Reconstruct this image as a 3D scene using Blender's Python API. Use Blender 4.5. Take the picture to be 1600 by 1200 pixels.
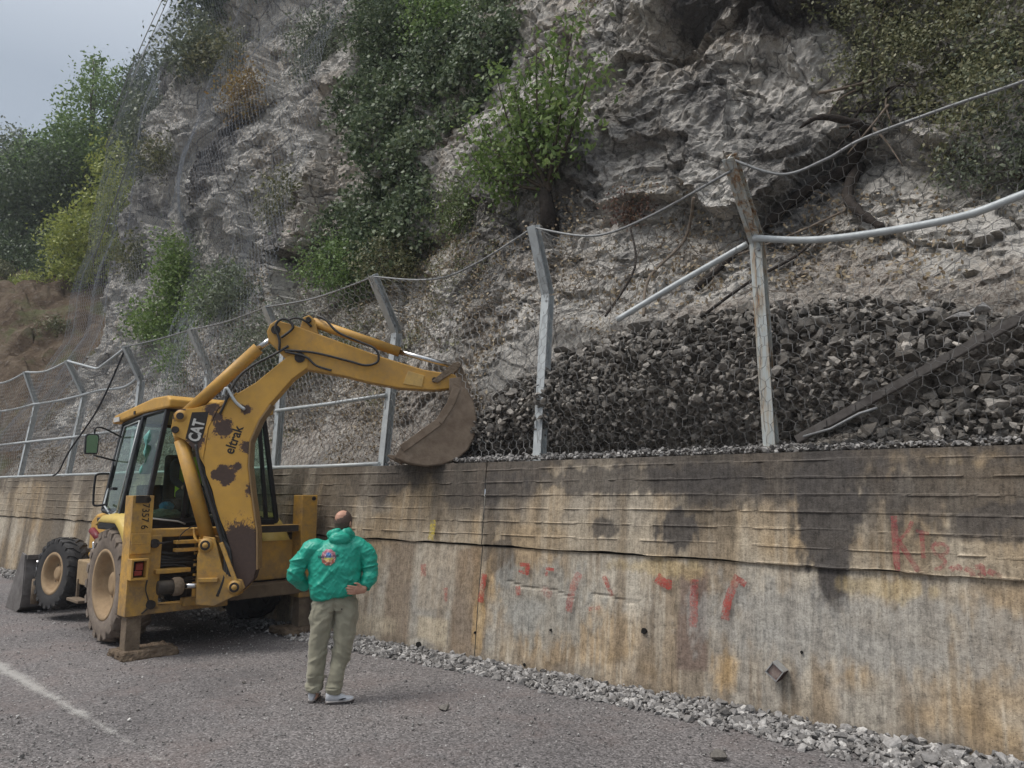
import bpy, bmesh, math, random
import numpy as np
from mathutils import Vector, Matrix

# ------------------------------------------------------------------ camera, sky, sun, exposure
sc = bpy.context.scene
for o in list(bpy.data.objects):
    bpy.data.objects.remove(o)
random.seed(11)
RNG = np.random.default_rng(11)
R = math.radians

# frame of the place: X runs along the retaining wall (to the right), Y goes from the road into the hill, Z up
cd = bpy.data.cameras.new('camera')
cam = bpy.data.objects.new('camera', cd)
sc.collection.objects.link(cam)
cam.location = (0.0, -6.71, 2.0)
cam.rotation_euler = (R(90 + 8.28), 0, R(39.4))
cd.sensor_width = 36
cd.lens = 36 * 1155 / 1600
cd.clip_start = 0.1
cd.clip_end = 2000
sc.camera = cam

SUN_EL, SUN_AZ = 58, 215            # degrees; a veiled sun high behind the camera's left shoulder
w = bpy.data.worlds.new('World')
sc.world = w
w.use_nodes = True
wt = w.node_tree
bg = wt.nodes['Background']
sky = wt.nodes.new('ShaderNodeTexSky')
sky.sky_type = 'NISHITA'
sky.sun_disc = False
sky.sun_elevation = R(SUN_EL)
sky.sun_rotation = R(SUN_AZ)
sky.air_density = 1.0
sky.dust_density = 5.0
sky.ozone_density = 1.0
mixw = wt.nodes.new('ShaderNodeMix')
mixw.data_type = 'RGBA'
mixw.inputs[0].default_value = 0.82       # cloud deck: the clear sky hardly shows
wt.links.new(sky.outputs[0], mixw.inputs[6])
# overcast: an even grey deck that brightens smoothly towards the zenith
tc = wt.nodes.new('ShaderNodeTexCoord')
sx = wt.nodes.new('ShaderNodeSeparateXYZ')
wt.links.new(tc.outputs['Generated'], sx.inputs[0])
cr = wt.nodes.new('ShaderNodeValToRGB')
cr.color_ramp.elements[0].position = 0.0
cr.color_ramp.elements[0].color = (0.205, 0.236, 0.27, 1)
cr.color_ramp.elements[1].position = 1.0
cr.color_ramp.elements[1].color = (0.93, 0.96, 1.0, 1)
e = cr.color_ramp.elements.new(0.45)
e.color = (0.228, 0.258, 0.293, 1)
wt.links.new(sx.outputs[2], cr.inputs[0])
mul = wt.nodes.new('ShaderNodeVectorMath')
mul.operation = 'SCALE'
mul.inputs[3].default_value = 11.5
wt.links.new(cr.outputs[0], mul.inputs[0])
wt.links.new(mul.outputs[0], mixw.inputs[7])
wt.links.new(mixw.outputs[2], bg.inputs[0])
bg.inputs[1].default_value = 0.10

sd = bpy.data.lights.new('sun', 'SUN')
sun = bpy.data.objects.new('sun', sd)
sc.collection.objects.link(sun)
sd.energy = 1.5
sd.angle = R(20)
sd.color = (1.0, 0.965, 0.92)
az = R(SUN_AZ)
sdir = Vector((math.sin(az) * math.cos(R(SUN_EL)), math.cos(az) * math.cos(R(SUN_EL)), math.sin(R(SUN_EL))))
sun.rotation_euler = sdir.to_track_quat('Z', 'Y').to_euler()

sc.view_settings.view_transform = 'Standard'
sc.view_settings.look = 'None'
sc.view_settings.exposure = 0.68
sc.view_settings.gamma = 1.0
sc.view_settings.use_curve_mapping = False
sc.cycles.max_bounces = 6
sc.cycles.diffuse_bounces = 3
sc.cycles.glossy_bounces = 3
sc.cycles.transmission_bounces = 5
sc.cycles.transparent_max_bounces = 12
sc.cycles.volume_bounces = 0
sc.cycles.use_denoising = True


# ------------------------------------------------------------------ helpers: objects, meshes
def link(o, parent=None):
    sc.collection.objects.link(o)
    if parent is not None:
        o.parent = parent
    return o


def tag(o, label=None, cat=None, group=None, kind=None):
    if label: o['label'] = label
    if cat: o['category'] = cat
    if group: o['group'] = group
    if kind: o['kind'] = kind
    return o


def empty(name, loc=(0, 0, 0), rz=0.0):
    o = bpy.data.objects.new(name, None)
    o.location = loc
    o.rotation_euler = (0, 0, rz)
    return link(o)


def npmesh(name, V, F, smooth=False, col=None, rnd=None):
    """V (n,3), F (m,k) with constant k -> mesh datablock"""
    V = np.asarray(V, dtype=np.float32); F = np.asarray(F, dtype=np.int32)
    me = bpy.data.meshes.new(name)
    k = F.shape[1]
    me.vertices.add(len(V)); me.vertices.foreach_set('co', V.ravel())
    me.loops.add(F.size); me.loops.foreach_set('vertex_index', F.ravel())
    me.polygons.add(len(F))
    me.polygons.foreach_set('loop_start', np.arange(0, F.size, k, dtype=np.int32))
    me.polygons.foreach_set('loop_total', np.full(len(F), k, dtype=np.int32))
    me.polygons.foreach_set('use_smooth', np.full(len(F), smooth, dtype=bool))
    if col is not None:
        c = np.ones((len(V), 4), np.float32); c[:, :3] = col
        me.attributes.new('col', 'FLOAT_COLOR', 'POINT').data.foreach_set('color', c.ravel())
    if rnd is not None:
        me.attributes.new('rnd', 'FLOAT', 'POINT').data.foreach_set('value', np.asarray(rnd, np.float32))
    me.update(); me.validate()
    return me


def mobj(name, me, mat=None, parent=None):
    o = bpy.data.objects.new(name, me)
    if mat is not None:
        me.materials.clear(); me.materials.append(mat)
    return link(o, parent)


class MB:
    """collects shapes; build() makes ONE mesh object"""
    def __init__(s): s.v = []; s.f = []; s.sm = []
    def add(s, vs, fs, smooth=False):
        b = len(s.v)
        s.v += [tuple(v) for v in vs]
        s.f += [tuple(i + b for i in f) for f in fs]
        s.sm += [smooth] * len(fs)
        return s
    def box(s, c, d, rot=None):
        vs = [Vector((x * d[0] / 2, y * d[1] / 2, z * d[2] / 2)) for x in (-1, 1) for y in (-1, 1) for z in (-1, 1)]
        if rot is not None:
            vs = [rot @ v for v in vs]
        vs = [v + Vector(c) for v in vs]
        return s.add(vs, [(0, 1, 3, 2), (4, 6, 7, 5), (0, 4, 5, 1), (2, 3, 7, 6), (0, 2, 6, 4), (1, 5, 7, 3)])
    def b2(s, x0, x1, y0, y1, z0, z1):
        return s.box(((x0 + x1) / 2, (y0 + y1) / 2, (z0 + z1) / 2), (abs(x1 - x0), abs(y1 - y0), abs(z1 - z0)))
    def beam(s, p0, p1, wx, wy, side=(1, 0, 0)):
        p0, p1 = Vector(p0), Vector(p1)
        z = (p1 - p0); L = z.length; z.normalize()
        x = Vector(side); x = (x - z * x.dot(z)).normalized(); y = z.cross(x)
        m = Matrix((x, y, z)).transposed()
        return s.box((p0 + p1) / 2, (wx, wy, L), m)
    def prism(s, out, y0, y1, f=lambda a, h, b: (a, h, b)):
        """outline [(a,b)] extruded along h from y0 to y1"""
        n = len(out)
        ar = sum(out[i][0] * out[(i + 1) % n][1] - out[(i + 1) % n][0] * out[i][1] for i in range(n))
        if ar < 0: out = out[::-1]
        vs = [f(a, y0, b) for a, b in out] + [f(a, y1, b) for a, b in out]
        fs = [tuple(range(n)), tuple(range(2 * n - 1, n - 1, -1))]
        fs += [(i, i + n, (i + 1) % n + n, (i + 1) % n) for i in range(n)]
        return s.add(vs, fs)
    def tube(s, pts, r, n=8, caps=True):
        pts = [Vector(p) for p in pts]
        rs = r if isinstance(r, (list, tuple)) else [r] * len(pts)
        t0 = (pts[1] - pts[0]).normalized()
        u = t0.orthogonal().normalized()
        vs = []; fs = []
        for i, p in enumerate(pts):
            t = (pts[min(i + 1, len(pts) - 1)] - pts[max(i - 1, 0)]).normalized()
            u = (u - t * u.dot(t)).normalized()
            b = t.cross(u)
            for k in range(n):
                a = 2 * math.pi * k / n
                vs.append(p + (u * math.cos(a) + b * math.sin(a)) * rs[i])
        for i in range(len(pts) - 1):
            for k in range(n):
                fs.append((i * n + k, i * n + (k + 1) % n, (i + 1) * n + (k + 1) % n, (i + 1) * n + k))
        s.add(vs, fs, True)
        if caps:
            b = len(s.v) - len(vs)
            s.f.append(tuple(b + k for k in range(n - 1, -1, -1))); s.sm.append(False)
            s.f.append(tuple(b + (len(pts) - 1) * n + k for k in range(n))); s.sm.append(False)
        return s
    def lathe(s, prof, c=(0, 0, 0), axis='y', n=32, smooth=True):
        """profile [(radius, along)] turned about an axis through c"""
        vs = []; fs = []
        for r, h in prof:
            for k in range(n):
                a = 2 * math.pi * k / n
                q = (r * math.cos(a), h, r * math.sin(a)) if axis == 'y' else (r * math.cos(a), r * math.sin(a), h)
                vs.append((q[0] + c[0], q[1] + c[1], q[2] + c[2]))
        m = len(prof)
        for i in range(m - 1):
            for k in range(n):
                fs.append((i * n + k, i * n + (k + 1) % n, (i + 1) * n + (k + 1) % n, (i + 1) * n + k))
        return s.add(vs, fs, smooth)
    def build(s, name, mat=None, parent=None, bevel=0.0, xf=None):
        me = bpy.data.meshes.new(name)
        me.from_pydata([Vector(v) for v in s.v], [], s.f)
        me.polygons.foreach_set('use_smooth', s.sm)
        if xf is not None:
            me.transform(xf)
        bm = bmesh.new(); bm.from_mesh(me)
        bmesh.ops.recalc_face_normals(bm, faces=bm.faces)
        bm.to_mesh(me); bm.free()
        o = mobj(name, me, mat, parent)
        if bevel:
            md = o.modifiers.new('bevel', 'BEVEL'); md.width = bevel; md.segments = 2
            md.limit_method = 'ANGLE'; md.angle_limit = R(40)
        return o


def bez(pts, n=8):
    """Catmull-Rom through points"""
    P = [Vector(p) for p in pts]
    out = []
    for i in range(len(P) - 1):
        p0, p1, p2, p3 = P[max(i - 1, 0)], P[i], P[i + 1], P[min(i + 2, len(P) - 1)]
        for k in range(n):
            t = k / n
            out.append(0.5 * ((2 * p1) + (p2 - p0) * t + (2 * p0 - 5 * p1 + 4 * p2 - p3) * t * t + (3 * p1 - p0 - 3 * p2 + p3) * t ** 3))
    out.append(P[-1])
    return out


# ------------------------------------------------------------------ helpers: numpy noise
def _h(ix, iy, iz, s):
    x = (ix.astype(np.int64) * 374761393 + iy.astype(np.int64) * 668265263 + iz.astype(np.int64) * 2147483647 + s * 974711) & 0xFFFFFFFF
    x = ((x ^ (x >> 13)) * 1274126177) & 0xFFFFFFFF
    x = ((x ^ (x >> 16)) * 2246822519) & 0xFFFFFFFF
    return ((x ^ (x >> 15)) & 0xFFFFFF) / float(0x1000000)


def vn(p, seed=0):
    """value noise 0..1 on (n,3)"""
    f = np.floor(p); q = p - f; q = q * q * (3 - 2 * q); i = f.astype(np.int64)
    r = 0
    for dx in (0, 1):
        wx = q[:, 0] if dx else 1 - q[:, 0]
        for dy in (0, 1):
            wy = q[:, 1] if dy else 1 - q[:, 1]
            for dz in (0, 1):
                wz = q[:, 2] if dz else 1 - q[:, 2]
                r = r + wx * wy * wz * _h(i[:, 0] + dx, i[:, 1] + dy, i[:, 2] + dz, seed)
    return r


def fbm(p, o=4, seed=0, g=0.5):
    a = 1.0; t = 0; s = 0; p = np.asarray(p, float)
    for k in range(o):
        t = t + a * vn(p, seed + k * 7); s += a; a *= g; p = p * 2.03 + 11.3
    return t / s


def ridge(p, o=4, seed=0):
    a = 1.0; t = 0; s = 0; p = np.asarray(p, float)
    for k in range(o):
        t = t + a * (1 - np.abs(2 * vn(p, seed + k * 5) - 1)); s += a; a *= 0.5; p = p * 2.1 + 5.7
    return t / s


def facets(x, z, cell, seed, tilt):
    """broken-rock facets: each Voronoi cell is a tilted plane at its own depth"""
    gx = np.floor(x / cell).astype(np.int64); gz = np.floor(z / cell).astype(np.int64)
    best = np.full(x.shape, 1e9); out = np.zeros(x.shape); zero = np.zeros_like(gx)
    for dx in (-1, 0, 1):
        for dz in (-1, 0, 1):
            ix, iz = gx + dx, gz + dz
            cx = (ix + _h(ix, iz, zero, seed)) * cell; cz = (iz + _h(ix, iz, zero, seed + 1)) * cell
            d = (x - cx) ** 2 + (z - cz) ** 2
            v = (_h(ix, iz, zero, seed + 2) - 0.5) * cell + (x - cx) * (_h(ix, iz, zero, seed + 3) - 0.5) * tilt + (z - cz) * (_h(ix, iz, zero, seed + 4) - 0.5) * tilt
            m = d < best
            out = np.where(m, v, out); best = np.where(m, d, best)
    return out


def sstep(a, b, x):
    t = np.clip((x - a) / (b - a), 0, 1)
    return t * t * (3 - 2 * t)


def V3(a, b, c): return np.stack([a, b, c], axis=-1)


def gridfaces(nr, nc):
    i = np.arange(nr * nc).reshape(nr, nc)
    return np.stack([i[:-1, :-1], i[:-1, 1:], i[1:, 1:], i[1:, :-1]], -1).reshape(-1, 4)


def wires(p0, p1, r):
    """thin three-sided wires between point pairs"""
    d = p1 - p0; L = np.linalg.norm(d, axis=1, keepdims=True) + 1e-9; d = d / L
    a = np.where(np.abs(d[:, 2:3]) < 0.8, np.array([[0, 0, 1.0]]), np.array([[1.0, 0, 0]]))
    u = np.cross(d, a); u /= np.linalg.norm(u, axis=1, keepdims=True) + 1e-9
    b = np.cross(d, u)
    r = np.broadcast_to(np.asarray(r, float).reshape(-1, 1), (len(p0), 1))
    ring = [u * r, (-0.5 * u + 0.866 * b) * r, (-0.5 * u - 0.866 * b) * r]
    V = np.stack([p0 + q for q in ring] + [p1 + q for q in ring], 1).reshape(-1, 3)
    base = (np.arange(len(p0)) * 6)[:, None]
    F = np.concatenate([base + np.array([[0, 1, 4, 3]]), base + np.array([[1, 2, 5, 4]]), base + np.array([[2, 0, 3, 5]])], 0)
    return V, F


# ------------------------------------------------------------------ helpers: materials
def newmat(name, rough=0.8, col=(0.5, 0.5, 0.5), metal=0.0, spec=0.3):
    m = bpy.data.materials.new(name); m.use_nodes = True
    nt = m.node_tree; b = nt.nodes['Principled BSDF']
    b.inputs['Base Color'].default_value = (*col, 1)
    b.inputs['Roughness'].default_value = rough
    b.inputs['Metallic'].default_value = metal
    b.inputs['Specular IOR Level'].default_value = spec
    return m, nt, b


def nd(nt, typ, props=None, ins=None):
    n = nt.nodes.new(typ)
    for k, v in (props or {}).items(): setattr(n, k, v)
    for k, v in (ins or {}).items():
        if isinstance(v, bpy.types.NodeSocket): nt.links.new(v, n.inputs[k])
        else: n.inputs[k].default_value = v
    return n


def coord(nt, kind='Object', scale=None):
    c = nd(nt, 'ShaderNodeTexCoord').outputs[kind]
    if scale is not None:
        c = nd(nt, 'ShaderNodeMapping', None, {0: c, 3: scale}).outputs[0]
    return c


def noise(nt, vec, scale, detail=4, rough=0.6, dist=0.0):
    return nd(nt, 'ShaderNodeTexNoise', None, {'Vector': vec, 'Scale': scale, 'Detail': detail, 'Roughness': rough, 'Distortion': dist}).outputs[0]


def ramp(nt, fac, stops):
    n = nd(nt, 'ShaderNodeValToRGB', None, {0: fac})
    el = n.color_ramp.elements
    while len(el) < len(stops): el.new(0.5)
    for e_, (p, c) in zip(el, stops):
        e_.position = p; e_.color = (*c, 1) if not isinstance(c, (int, float)) else (c, c, c, 1)
    return n.outputs[0]


def mix(nt, fac, a, b, blend='MIX'):
    n = nd(nt, 'ShaderNodeMix', {'data_type': 'RGBA', 'blend_type': blend})
    for i, v in ((0, fac), (6, a), (7, b)):
        if isinstance(v, bpy.types.NodeSocket): nt.links.new(v, n.inputs[i])
        elif i == 0: n.inputs[0].default_value = v
        else: n.inputs[i].default_value = (*v, 1)
    return n.outputs[2]


def math_(nt, op, a, b=0.0, clamp=False):
    n = nd(nt, 'ShaderNodeMath', {'operation': op, 'use_clamp': clamp}, {0: a, 1: b})
    return n.outputs[0]


def bump(nt, h, strength=0.5, dist=0.01, normal=None):
    n = nd(nt, 'ShaderNodeBump', None, {'Height': h, 'Strength': strength, 'Distance': dist})
    if normal is not None: nt.links.new(normal, n.inputs['Normal'])
    return n.outputs[0]


def attr(nt, name, out='Color'):
    return nd(nt, 'ShaderNodeAttribute', {'attribute_name': name}).outputs[out]


def simple(name, c1, c2=None, scale=6, rough=0.7, metal=0.0, spec=0.3, bmp=0.2, bscale=None, bdist=0.005, detail=5):
    """two-tone noisy material"""
    m, nt, b = newmat(name, rough, c1, metal, spec)
    co = coord(nt)
    f = noise(nt, co, scale, detail, 0.65)
    c2 = c2 or tuple(x * 0.7 for x in c1)
    nt.links.new(ramp(nt, f, [(0.3, c1), (0.7, c2)]), b.inputs['Base Color'])
    f2 = noise(nt, co, bscale or scale * 6, 4, 0.6)
    if bmp: nt.links.new(bump(nt, f2, bmp, bdist), b.inputs['Normal'])
    nt.links.new(ramp(nt, f2, [(0.2, max(rough - 0.12, 0.02)), (0.8, min(rough + 0.12, 1.0))]), b.inputs['Roughness'])
    return m

# ------------------------------------------------------------------ ground and road
def m_asphalt():
    m, nt, b = newmat('asphalt', 0.85, spec=0.25)
    co = coord(nt)
    grain = nd(nt, 'ShaderNodeTexVoronoi', {'feature': 'F1'}, {'Vector': co, 'Scale': 64.0}).outputs
    g1 = ramp(nt, grain['Color'], [(0.0, 0.0), (1.0, 1.0)])
    sep = nd(nt, 'ShaderNodeSeparateColor', None, {0: grain['Color']}).outputs[0]
    big = noise(nt, co, 0.35, 5, 0.6)
    base = ramp(nt, big, [(0.3, (0.122, 0.113, 0.112)), (0.5, (0.163, 0.15, 0.146)), (0.72, (0.19, 0.17, 0.162))])
    spk = ramp(nt, sep, [(0.0, 0.4), (0.3, 0.78), (0.7, 1.08), (0.9, 1.35), (1.0, 1.8)])
    c = mix(nt, 1.0, base, spk, 'MULTIPLY')
    # reddish dust towards the wall, dark damp patches
    dust = ramp(nt, noise(nt, co, 0.9, 4, 0.7), [(0.5, 0.0), (0.68, 1.0)])
    c = mix(nt, math_(nt, 'MULTIPLY', dust, 0.35), c, (0.19, 0.145, 0.13))
    damp = ramp(nt, noise(nt, coord(nt, 'Object', (0.25, 0.9, 1)), 1.4, 3, 0.6), [(0.58, 0.0), (0.72, 1.0)])
    c = mix(nt, math_(nt, 'MULTIPLY', damp, 0.35), c, (0.075, 0.07, 0.07))
    nt.links.new(c, b.inputs['Base Color'])
    h = math_(nt, 'ADD', math_(nt, 'MULTIPLY', grain['Distance'], -1.0), math_(nt, 'MULTIPLY', noise(nt, co, 260, 2, 0.5), 0.4))
    nt.links.new(bump(nt, h, 0.8, 0.006), b.inputs['Normal'])
    return m


g = MB(); g.add([(-600, -600, -0.25), (600, -600, -0.25), (600, 600, -0.25), (-600, 600, -0.25)], [(0, 1, 2, 3)])
ground = g.build('ground', simple('earth_ground', (0.16, 0.13, 0.1), (0.1, 0.1, 0.06), 0.4, 0.95))
tag(ground, 'bare earth ground around the road', 'ground', kind='structure')

nx, ny = 260, 90
gx = np.linspace(-110, 40, nx); gy = np.concatenate([np.linspace(-24, -7, 12, endpoint=False), np.linspace(-7, 0.35, 78)])
GX, GY = np.meshgrid(gx, gy)
P = V3(GX.ravel() * 0.7, GY.ravel() * 0.7, GX.ravel() * 0)
GZ = (fbm(P, 3, 3) - 0.5) * 0.03
road = mobj('road', npmesh('road', V3(GX.ravel(), GY.ravel(), GZ), gridfaces(len(gy), nx), True), m_asphalt())
tag(road, 'coarse grey asphalt road running along the retaining wall', 'road', kind='structure')


def m_worn_line():
    m, nt, b = newmat('worn_white_paint', 0.8, (0.62, 0.6, 0.56))
    co = coord(nt)
    f = math_(nt, 'ADD', noise(nt, co, 60, 4, 0.75), math_(nt, 'MULTIPLY', noise(nt, co, 3.0, 3, 0.6), 0.9))
    xs = nd(nt, 'ShaderNodeSeparateXYZ', None, {0: co}).outputs
    edge = math_(nt, 'MULTIPLY', math_(nt, 'ABSOLUTE', xs[1]), 3.6)
    fade = math_(nt, 'MULTIPLY', math_(nt, 'ADD', xs[0], 9.2), 0.10)
    f = math_(nt, 'SUBTRACT', math_(nt, 'SUBTRACT', f, edge), math_(nt, 'MAXIMUM', fade, 0.0))
    a = ramp(nt, f, [(0.57, 0.0), (0.86, 0.44)])
    tr = nd(nt, 'ShaderNodeBsdfTransparent').outputs[0]
    mx = nd(nt, 'ShaderNodeMixShader', None, {0: a, 1: tr, 2: b.outputs[0]})
    nt.links.new(mx.outputs[0], nt.nodes['Material Output'].inputs[0])
    return m


# the object's own X axis runs along the line (so the wear is laid out along the paint)
xs_ = np.linspace(-30, -4.6, 130)
lv = []; 
for x in xs_:
    yc = 0.0
    lv += [(x, yc - 0.13, 0.0), (x, yc + 0.13, 0.0)]
lf = [(2 * i, 2 * i + 2, 2 * i + 3, 2 * i + 1) for i in range(len(xs_) - 1)]
ln = MB(); ln.add(lv, lf)
line = ln.build('road_line', m_worn_line())
# lay it 4 mm over the uneven road
wv = line.data.vertices
pts = np.array([(v.co.x, -3.72 - 0.055 * (v.co.x + 8) + v.co.y, 0) for v in wv])
zz = (fbm(V3(pts[:, 0] * 0.7, pts[:, 1] * 0.7, pts[:, 0] * 0), 3, 3) - 0.5) * 0.03
line.location = (0, -3.72 - 0.055 * 8, 0.012)
for v, p_, z_ in zip(wv, pts, zz):
    v.co.y = p_[1] + 3.72 + 0.44 + 0.055 * (v.co.x + 8) - 0.44 + 0.0
line.rotation_euler = (0, 0, -0.055)
line.location = (0, -3.72 - 0.44, 0.018)
tag(line, 'worn white edge line painted on the asphalt', 'road marking', kind='structure')

# ------------------------------------------------------------------ retaining wall
ZT = 2.36
BAT = 0.25 / 2.36


def blob(X, z, x0, z0, rx, rz, soft=0.35, seed=0, rag=1.7):
    n = fbm(V3(X * 6 + seed, z * 2.2, X * 0 + seed), 5, 20 + seed, 0.62)
    n2 = fbm(V3(X * 22 + seed, z * 9, X * 0 + seed), 3, 60 + seed)
    d = np.sqrt(((X - x0) / rx) ** 2 + ((z - z0) / rz) ** 2) + (n - 0.5) * rag + (n2 - 0.5) * 0.9
    return 1 - sstep(1 - soft * .6, 1 + soft * .6, d)


def rect(X, z, x0, x1, z0, z1, soft=0.05, seed=0, rag=0.1):
    n = (fbm(V3(X * 6 + seed, z * 2, X * 0), 3, 40 + seed) - 0.5) * rag
    n2 = (fbm(V3(X * 2 + seed, z * 6, X * 0), 3, 50 + seed) - 0.5) * rag * 2
    return sstep(x0 - soft, x0 + soft, X + n) * (1 - sstep(x1 - soft, x1 + soft, X + n)) * sstep(z0 - soft, z0 + soft, z + n2) * (1 - sstep(z1 - soft, z1 + soft, z + n2))


def lerp(c, d, t): return c * (1 - t[:, None]) + np.array(d)[None] * t[:, None]


def wallcol(X, z):
    O = X * 0
    big = fbm(V3(X * 0.7, z * 0.8, O), 4, 1)
    str1 = fbm(V3(X * 7, z * 0.55, O), 4, 2)          # run-off streaks
    str2 = fbm(V3(X * 26, z * 1.2, O), 3, 3)
    mott = fbm(V3(X * 9, z * 9, O), 4, 4)
    c = np.tile(np.array([0.36, 0.275, 0.182]), (len(X), 1))
    c = lerp(c, (0.40, 0.36, 0.30), sstep(0.45, 0.62, big))
    c = lerp(c, (0.30, 0.285, 0.26), sstep(0.5, 0.65, fbm(V3(X * 0.9 + 7, z * 1.6, O), 3, 6)) * 0.8)
    c = lerp(c, (0.46, 0.30, 0.13), sstep(0.56, 0.7, fbm(V3(X * 1.7 + 3, z * 1.1, O), 3, 7)) * 0.28)
    c = lerp(c, (0.19, 0.145, 0.10), sstep(0.48, 0.64, str1) * 0.62)
    c = lerp(c, (0.5, 0.46, 0.39), sstep(0.55, 0.70, str2) * 0.42)
    c = c * (0.8 + 0.4 * mott)[:, None]
    up = (z > 1.34).astype(float)
    # upper lift: darker, damp head of the wall with drips running down
    c = lerp(c, (0.30, 0.235, 0.155), up * 0.4)
    head = fbm(V3(X * 1.1, O, O + 4), 4, 9)
    reach = 2.22 - 0.45 * sstep(0.42, 0.75, head) - 0.12 * (fbm(V3(X * 6, O, O), 3, 10) - 0.5)
    dk = sstep(reach - 0.10, reach + 0.14, z + (mott - 0.5) * 0.25) * up
    c = lerp(c, (0.085, 0.075, 0.068), dk * 0.9)
    drip = sstep(0.57, 0.68, fbm(V3(X * 2.6, z * 0.25, O + 9), 3, 11)) * sstep(1.25, 1.9, z)
    c = lerp(c, (0.085, 0.075, 0.065), drip * 0.7)
    # named stains
    for (x0, z0, rx, rz, k, s) in ((-2.03, 1.85, 0.27, 0.72, .95, 1), (-2.0, 1.22, 0.15, 0.28, .8, 2), (-3.5, 1.62, 0.26, 0.17, .92, 3), (-4.33, 1.62, 0.17, 0.10, .8, 4),
                                   (-5.75, 1.15, 0.2, 0.25, .7, 5), (-3.1, 2.05, 0.5, 0.2, .7, 6), (-0.9, 2.0, 1.0, 0.35, .75, 7), (-6.0, 1.8, 0.13, 0.6, .6, 8),
                                   (-4.0, 2.12, 1.4, 0.14, .8, 9), (0.6, 1.9, 0.8, 0.5, .7, 10), (-0.7, 1.75, 0.5, 0.14, .7, 11)):
        c = lerp(c, (0.075, 0.068, 0.064), blob(X, z, x0, z0, rx, rz, 0.3, s) * k)
    c = lerp(c, (0.17, 0.125, 0.105), rect(X, z, -3.48, -3.18, 0.33, 1.27, 0.02, 1) * 0.85)
    c = lerp(c, (0.19, 0.135, 0.09), rect(X, z, -6.5, -6.1, 0.0, 1.32, 0.03, 2) * 0.7)
    c = lerp(c, (0.20, 0.145, 0.10), rect(X, z, -7.75, -7.25, 0.0, 1.32, 0.06, 3) * 0.7)
    c = lerp(c, (0.42, 0.36, 0.27), rect(X, z, -7.1, -6.55, 0.14, 0.47, 0.03, 4) * 0.8)
    c = lerp(c, (0.42, 0.36, 0.27), rect(X, z, -8.3, -7.5, 0.12, 0.40, 0.05, 5) * 0.6)
    c = lerp(c, (0.34, 0.29, 0.23), rect(X, z, -7.15, -6.5, 0.5, 1.28, 0.06, 6) * 0.6)
    c = lerp(c, (0.30, 0.305, 0.29), blob(X, z, -5.2, 0.75, 0.7, 0.4, 0.5, 21) * 0.6)
    c = lerp(c, (0.31, 0.30, 0.28), blob(X, z, -1.9, 0.85, 1.3, 0.3, 0.5, 22) * 0.7)
    c = lerp(c, (0.50, 0.33, 0.14), blob(X, z, -6.05, 0.45, 0.09, 0.3, 0.5, 23) * 0.5)
    c = lerp(c, (0.50, 0.32, 0.13), blob(X, z, -2.98, 0.36, 0.12, 0.2, 0.6, 24) * 0.5)
    c = lerp(c, (0.47, 0.36, 0.18), blob(X, z, -3.7, 1.24, 0.45, 0.08, 0.5, 25) * 0.45)
    c = lerp(c, (0.47, 0.36, 0.18), blob(X, z, -1.6, 1.2, 0.35, 0.09, 0.5, 26) * 0.4)
    # far stretch: strong black and chalky run-off bands the whole way down
    far = sstep(-7.8, -9.2, X) if False else 1 - sstep(-9.2, -7.6, X)
    s3 = fbm(V3(X * 3.2, z * 0.22, O + 2), 4, 13)
    c = lerp(c, (0.09, 0.08, 0.07), far * sstep(0.5, 0.6, s3) * 0.8)
    c = lerp(c, (0.52, 0.47, 0.39), far * (1 - sstep(0.36, 0.46, s3)) * 0.65 * (0.5 + 0.5 * (1 - up)))
    c = lerp(c, (0.24, 0.19, 0.13), far * 0.25)
    # splash zone at the foot
    c = lerp(c, (0.17, 0.14, 0.11), (1 - sstep(0.02, 0.22, z + (mott - 0.5) * 0.3)) * 0.55)
    return np.clip(c * np.array([1.0, 0.985, 0.955]), 0.02, 0.8)


def m_concrete():
    m, nt, b = newmat('weathered_concrete', 0.88, spec=0.2)
    co = coord(nt)
    c = attr(nt, 'col')
    fine = noise(nt, co, 55, 5, 0.75)
    streak = noise(nt, coord(nt, 'Object', (46, 46, 1.6)), 1.0, 5, 0.75)
    k = math_(nt, 'ADD', math_(nt, 'MULTIPLY', fine, 0.9), math_(nt, 'MULTIPLY', streak, 0.9))
    c = mix(nt, 1.0, c, ramp(nt, k, [(0.55, 0.35), (0.88, 1.0), (1.0, 1.2)]), 'MULTIPLY')
    c = mix(nt, 1.0, c, ramp(nt, noise(nt, co, 15, 6, 0.72), [(0.3, 0.6), (0.5, 1.0), (0.68, 1.22)]), 'MULTIPLY')
    pit = nd(nt, 'ShaderNodeTexVoronoi', None, {'Vector': co, 'Scale': 34.0}).outputs['Distance']
    c = mix(nt, ramp(nt, pit, [(0.06, 0.55), (0.16, 0.0)]), c, (0.07, 0.06, 0.05))
    nt.links.new(c, b.inputs['Base Color'])
    h = math_(nt, 'ADD', math_(nt, 'MULTIPLY', fine, 1.0), math_(nt, 'MULTIPLY', ramp(nt, pit, [(0.0, 0.0), (0.2, 1.0)]), 0.6))
    nt.links.new(bump(nt, h, 0.7, 0.008), b.inputs['Normal'])
    return m


MCON = m_concrete()
wall = empty('retaining_wall', (0, 0, 0))
tag(wall, 'long streaked concrete retaining wall with red paint marks beside the road', 'wall')


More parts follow.
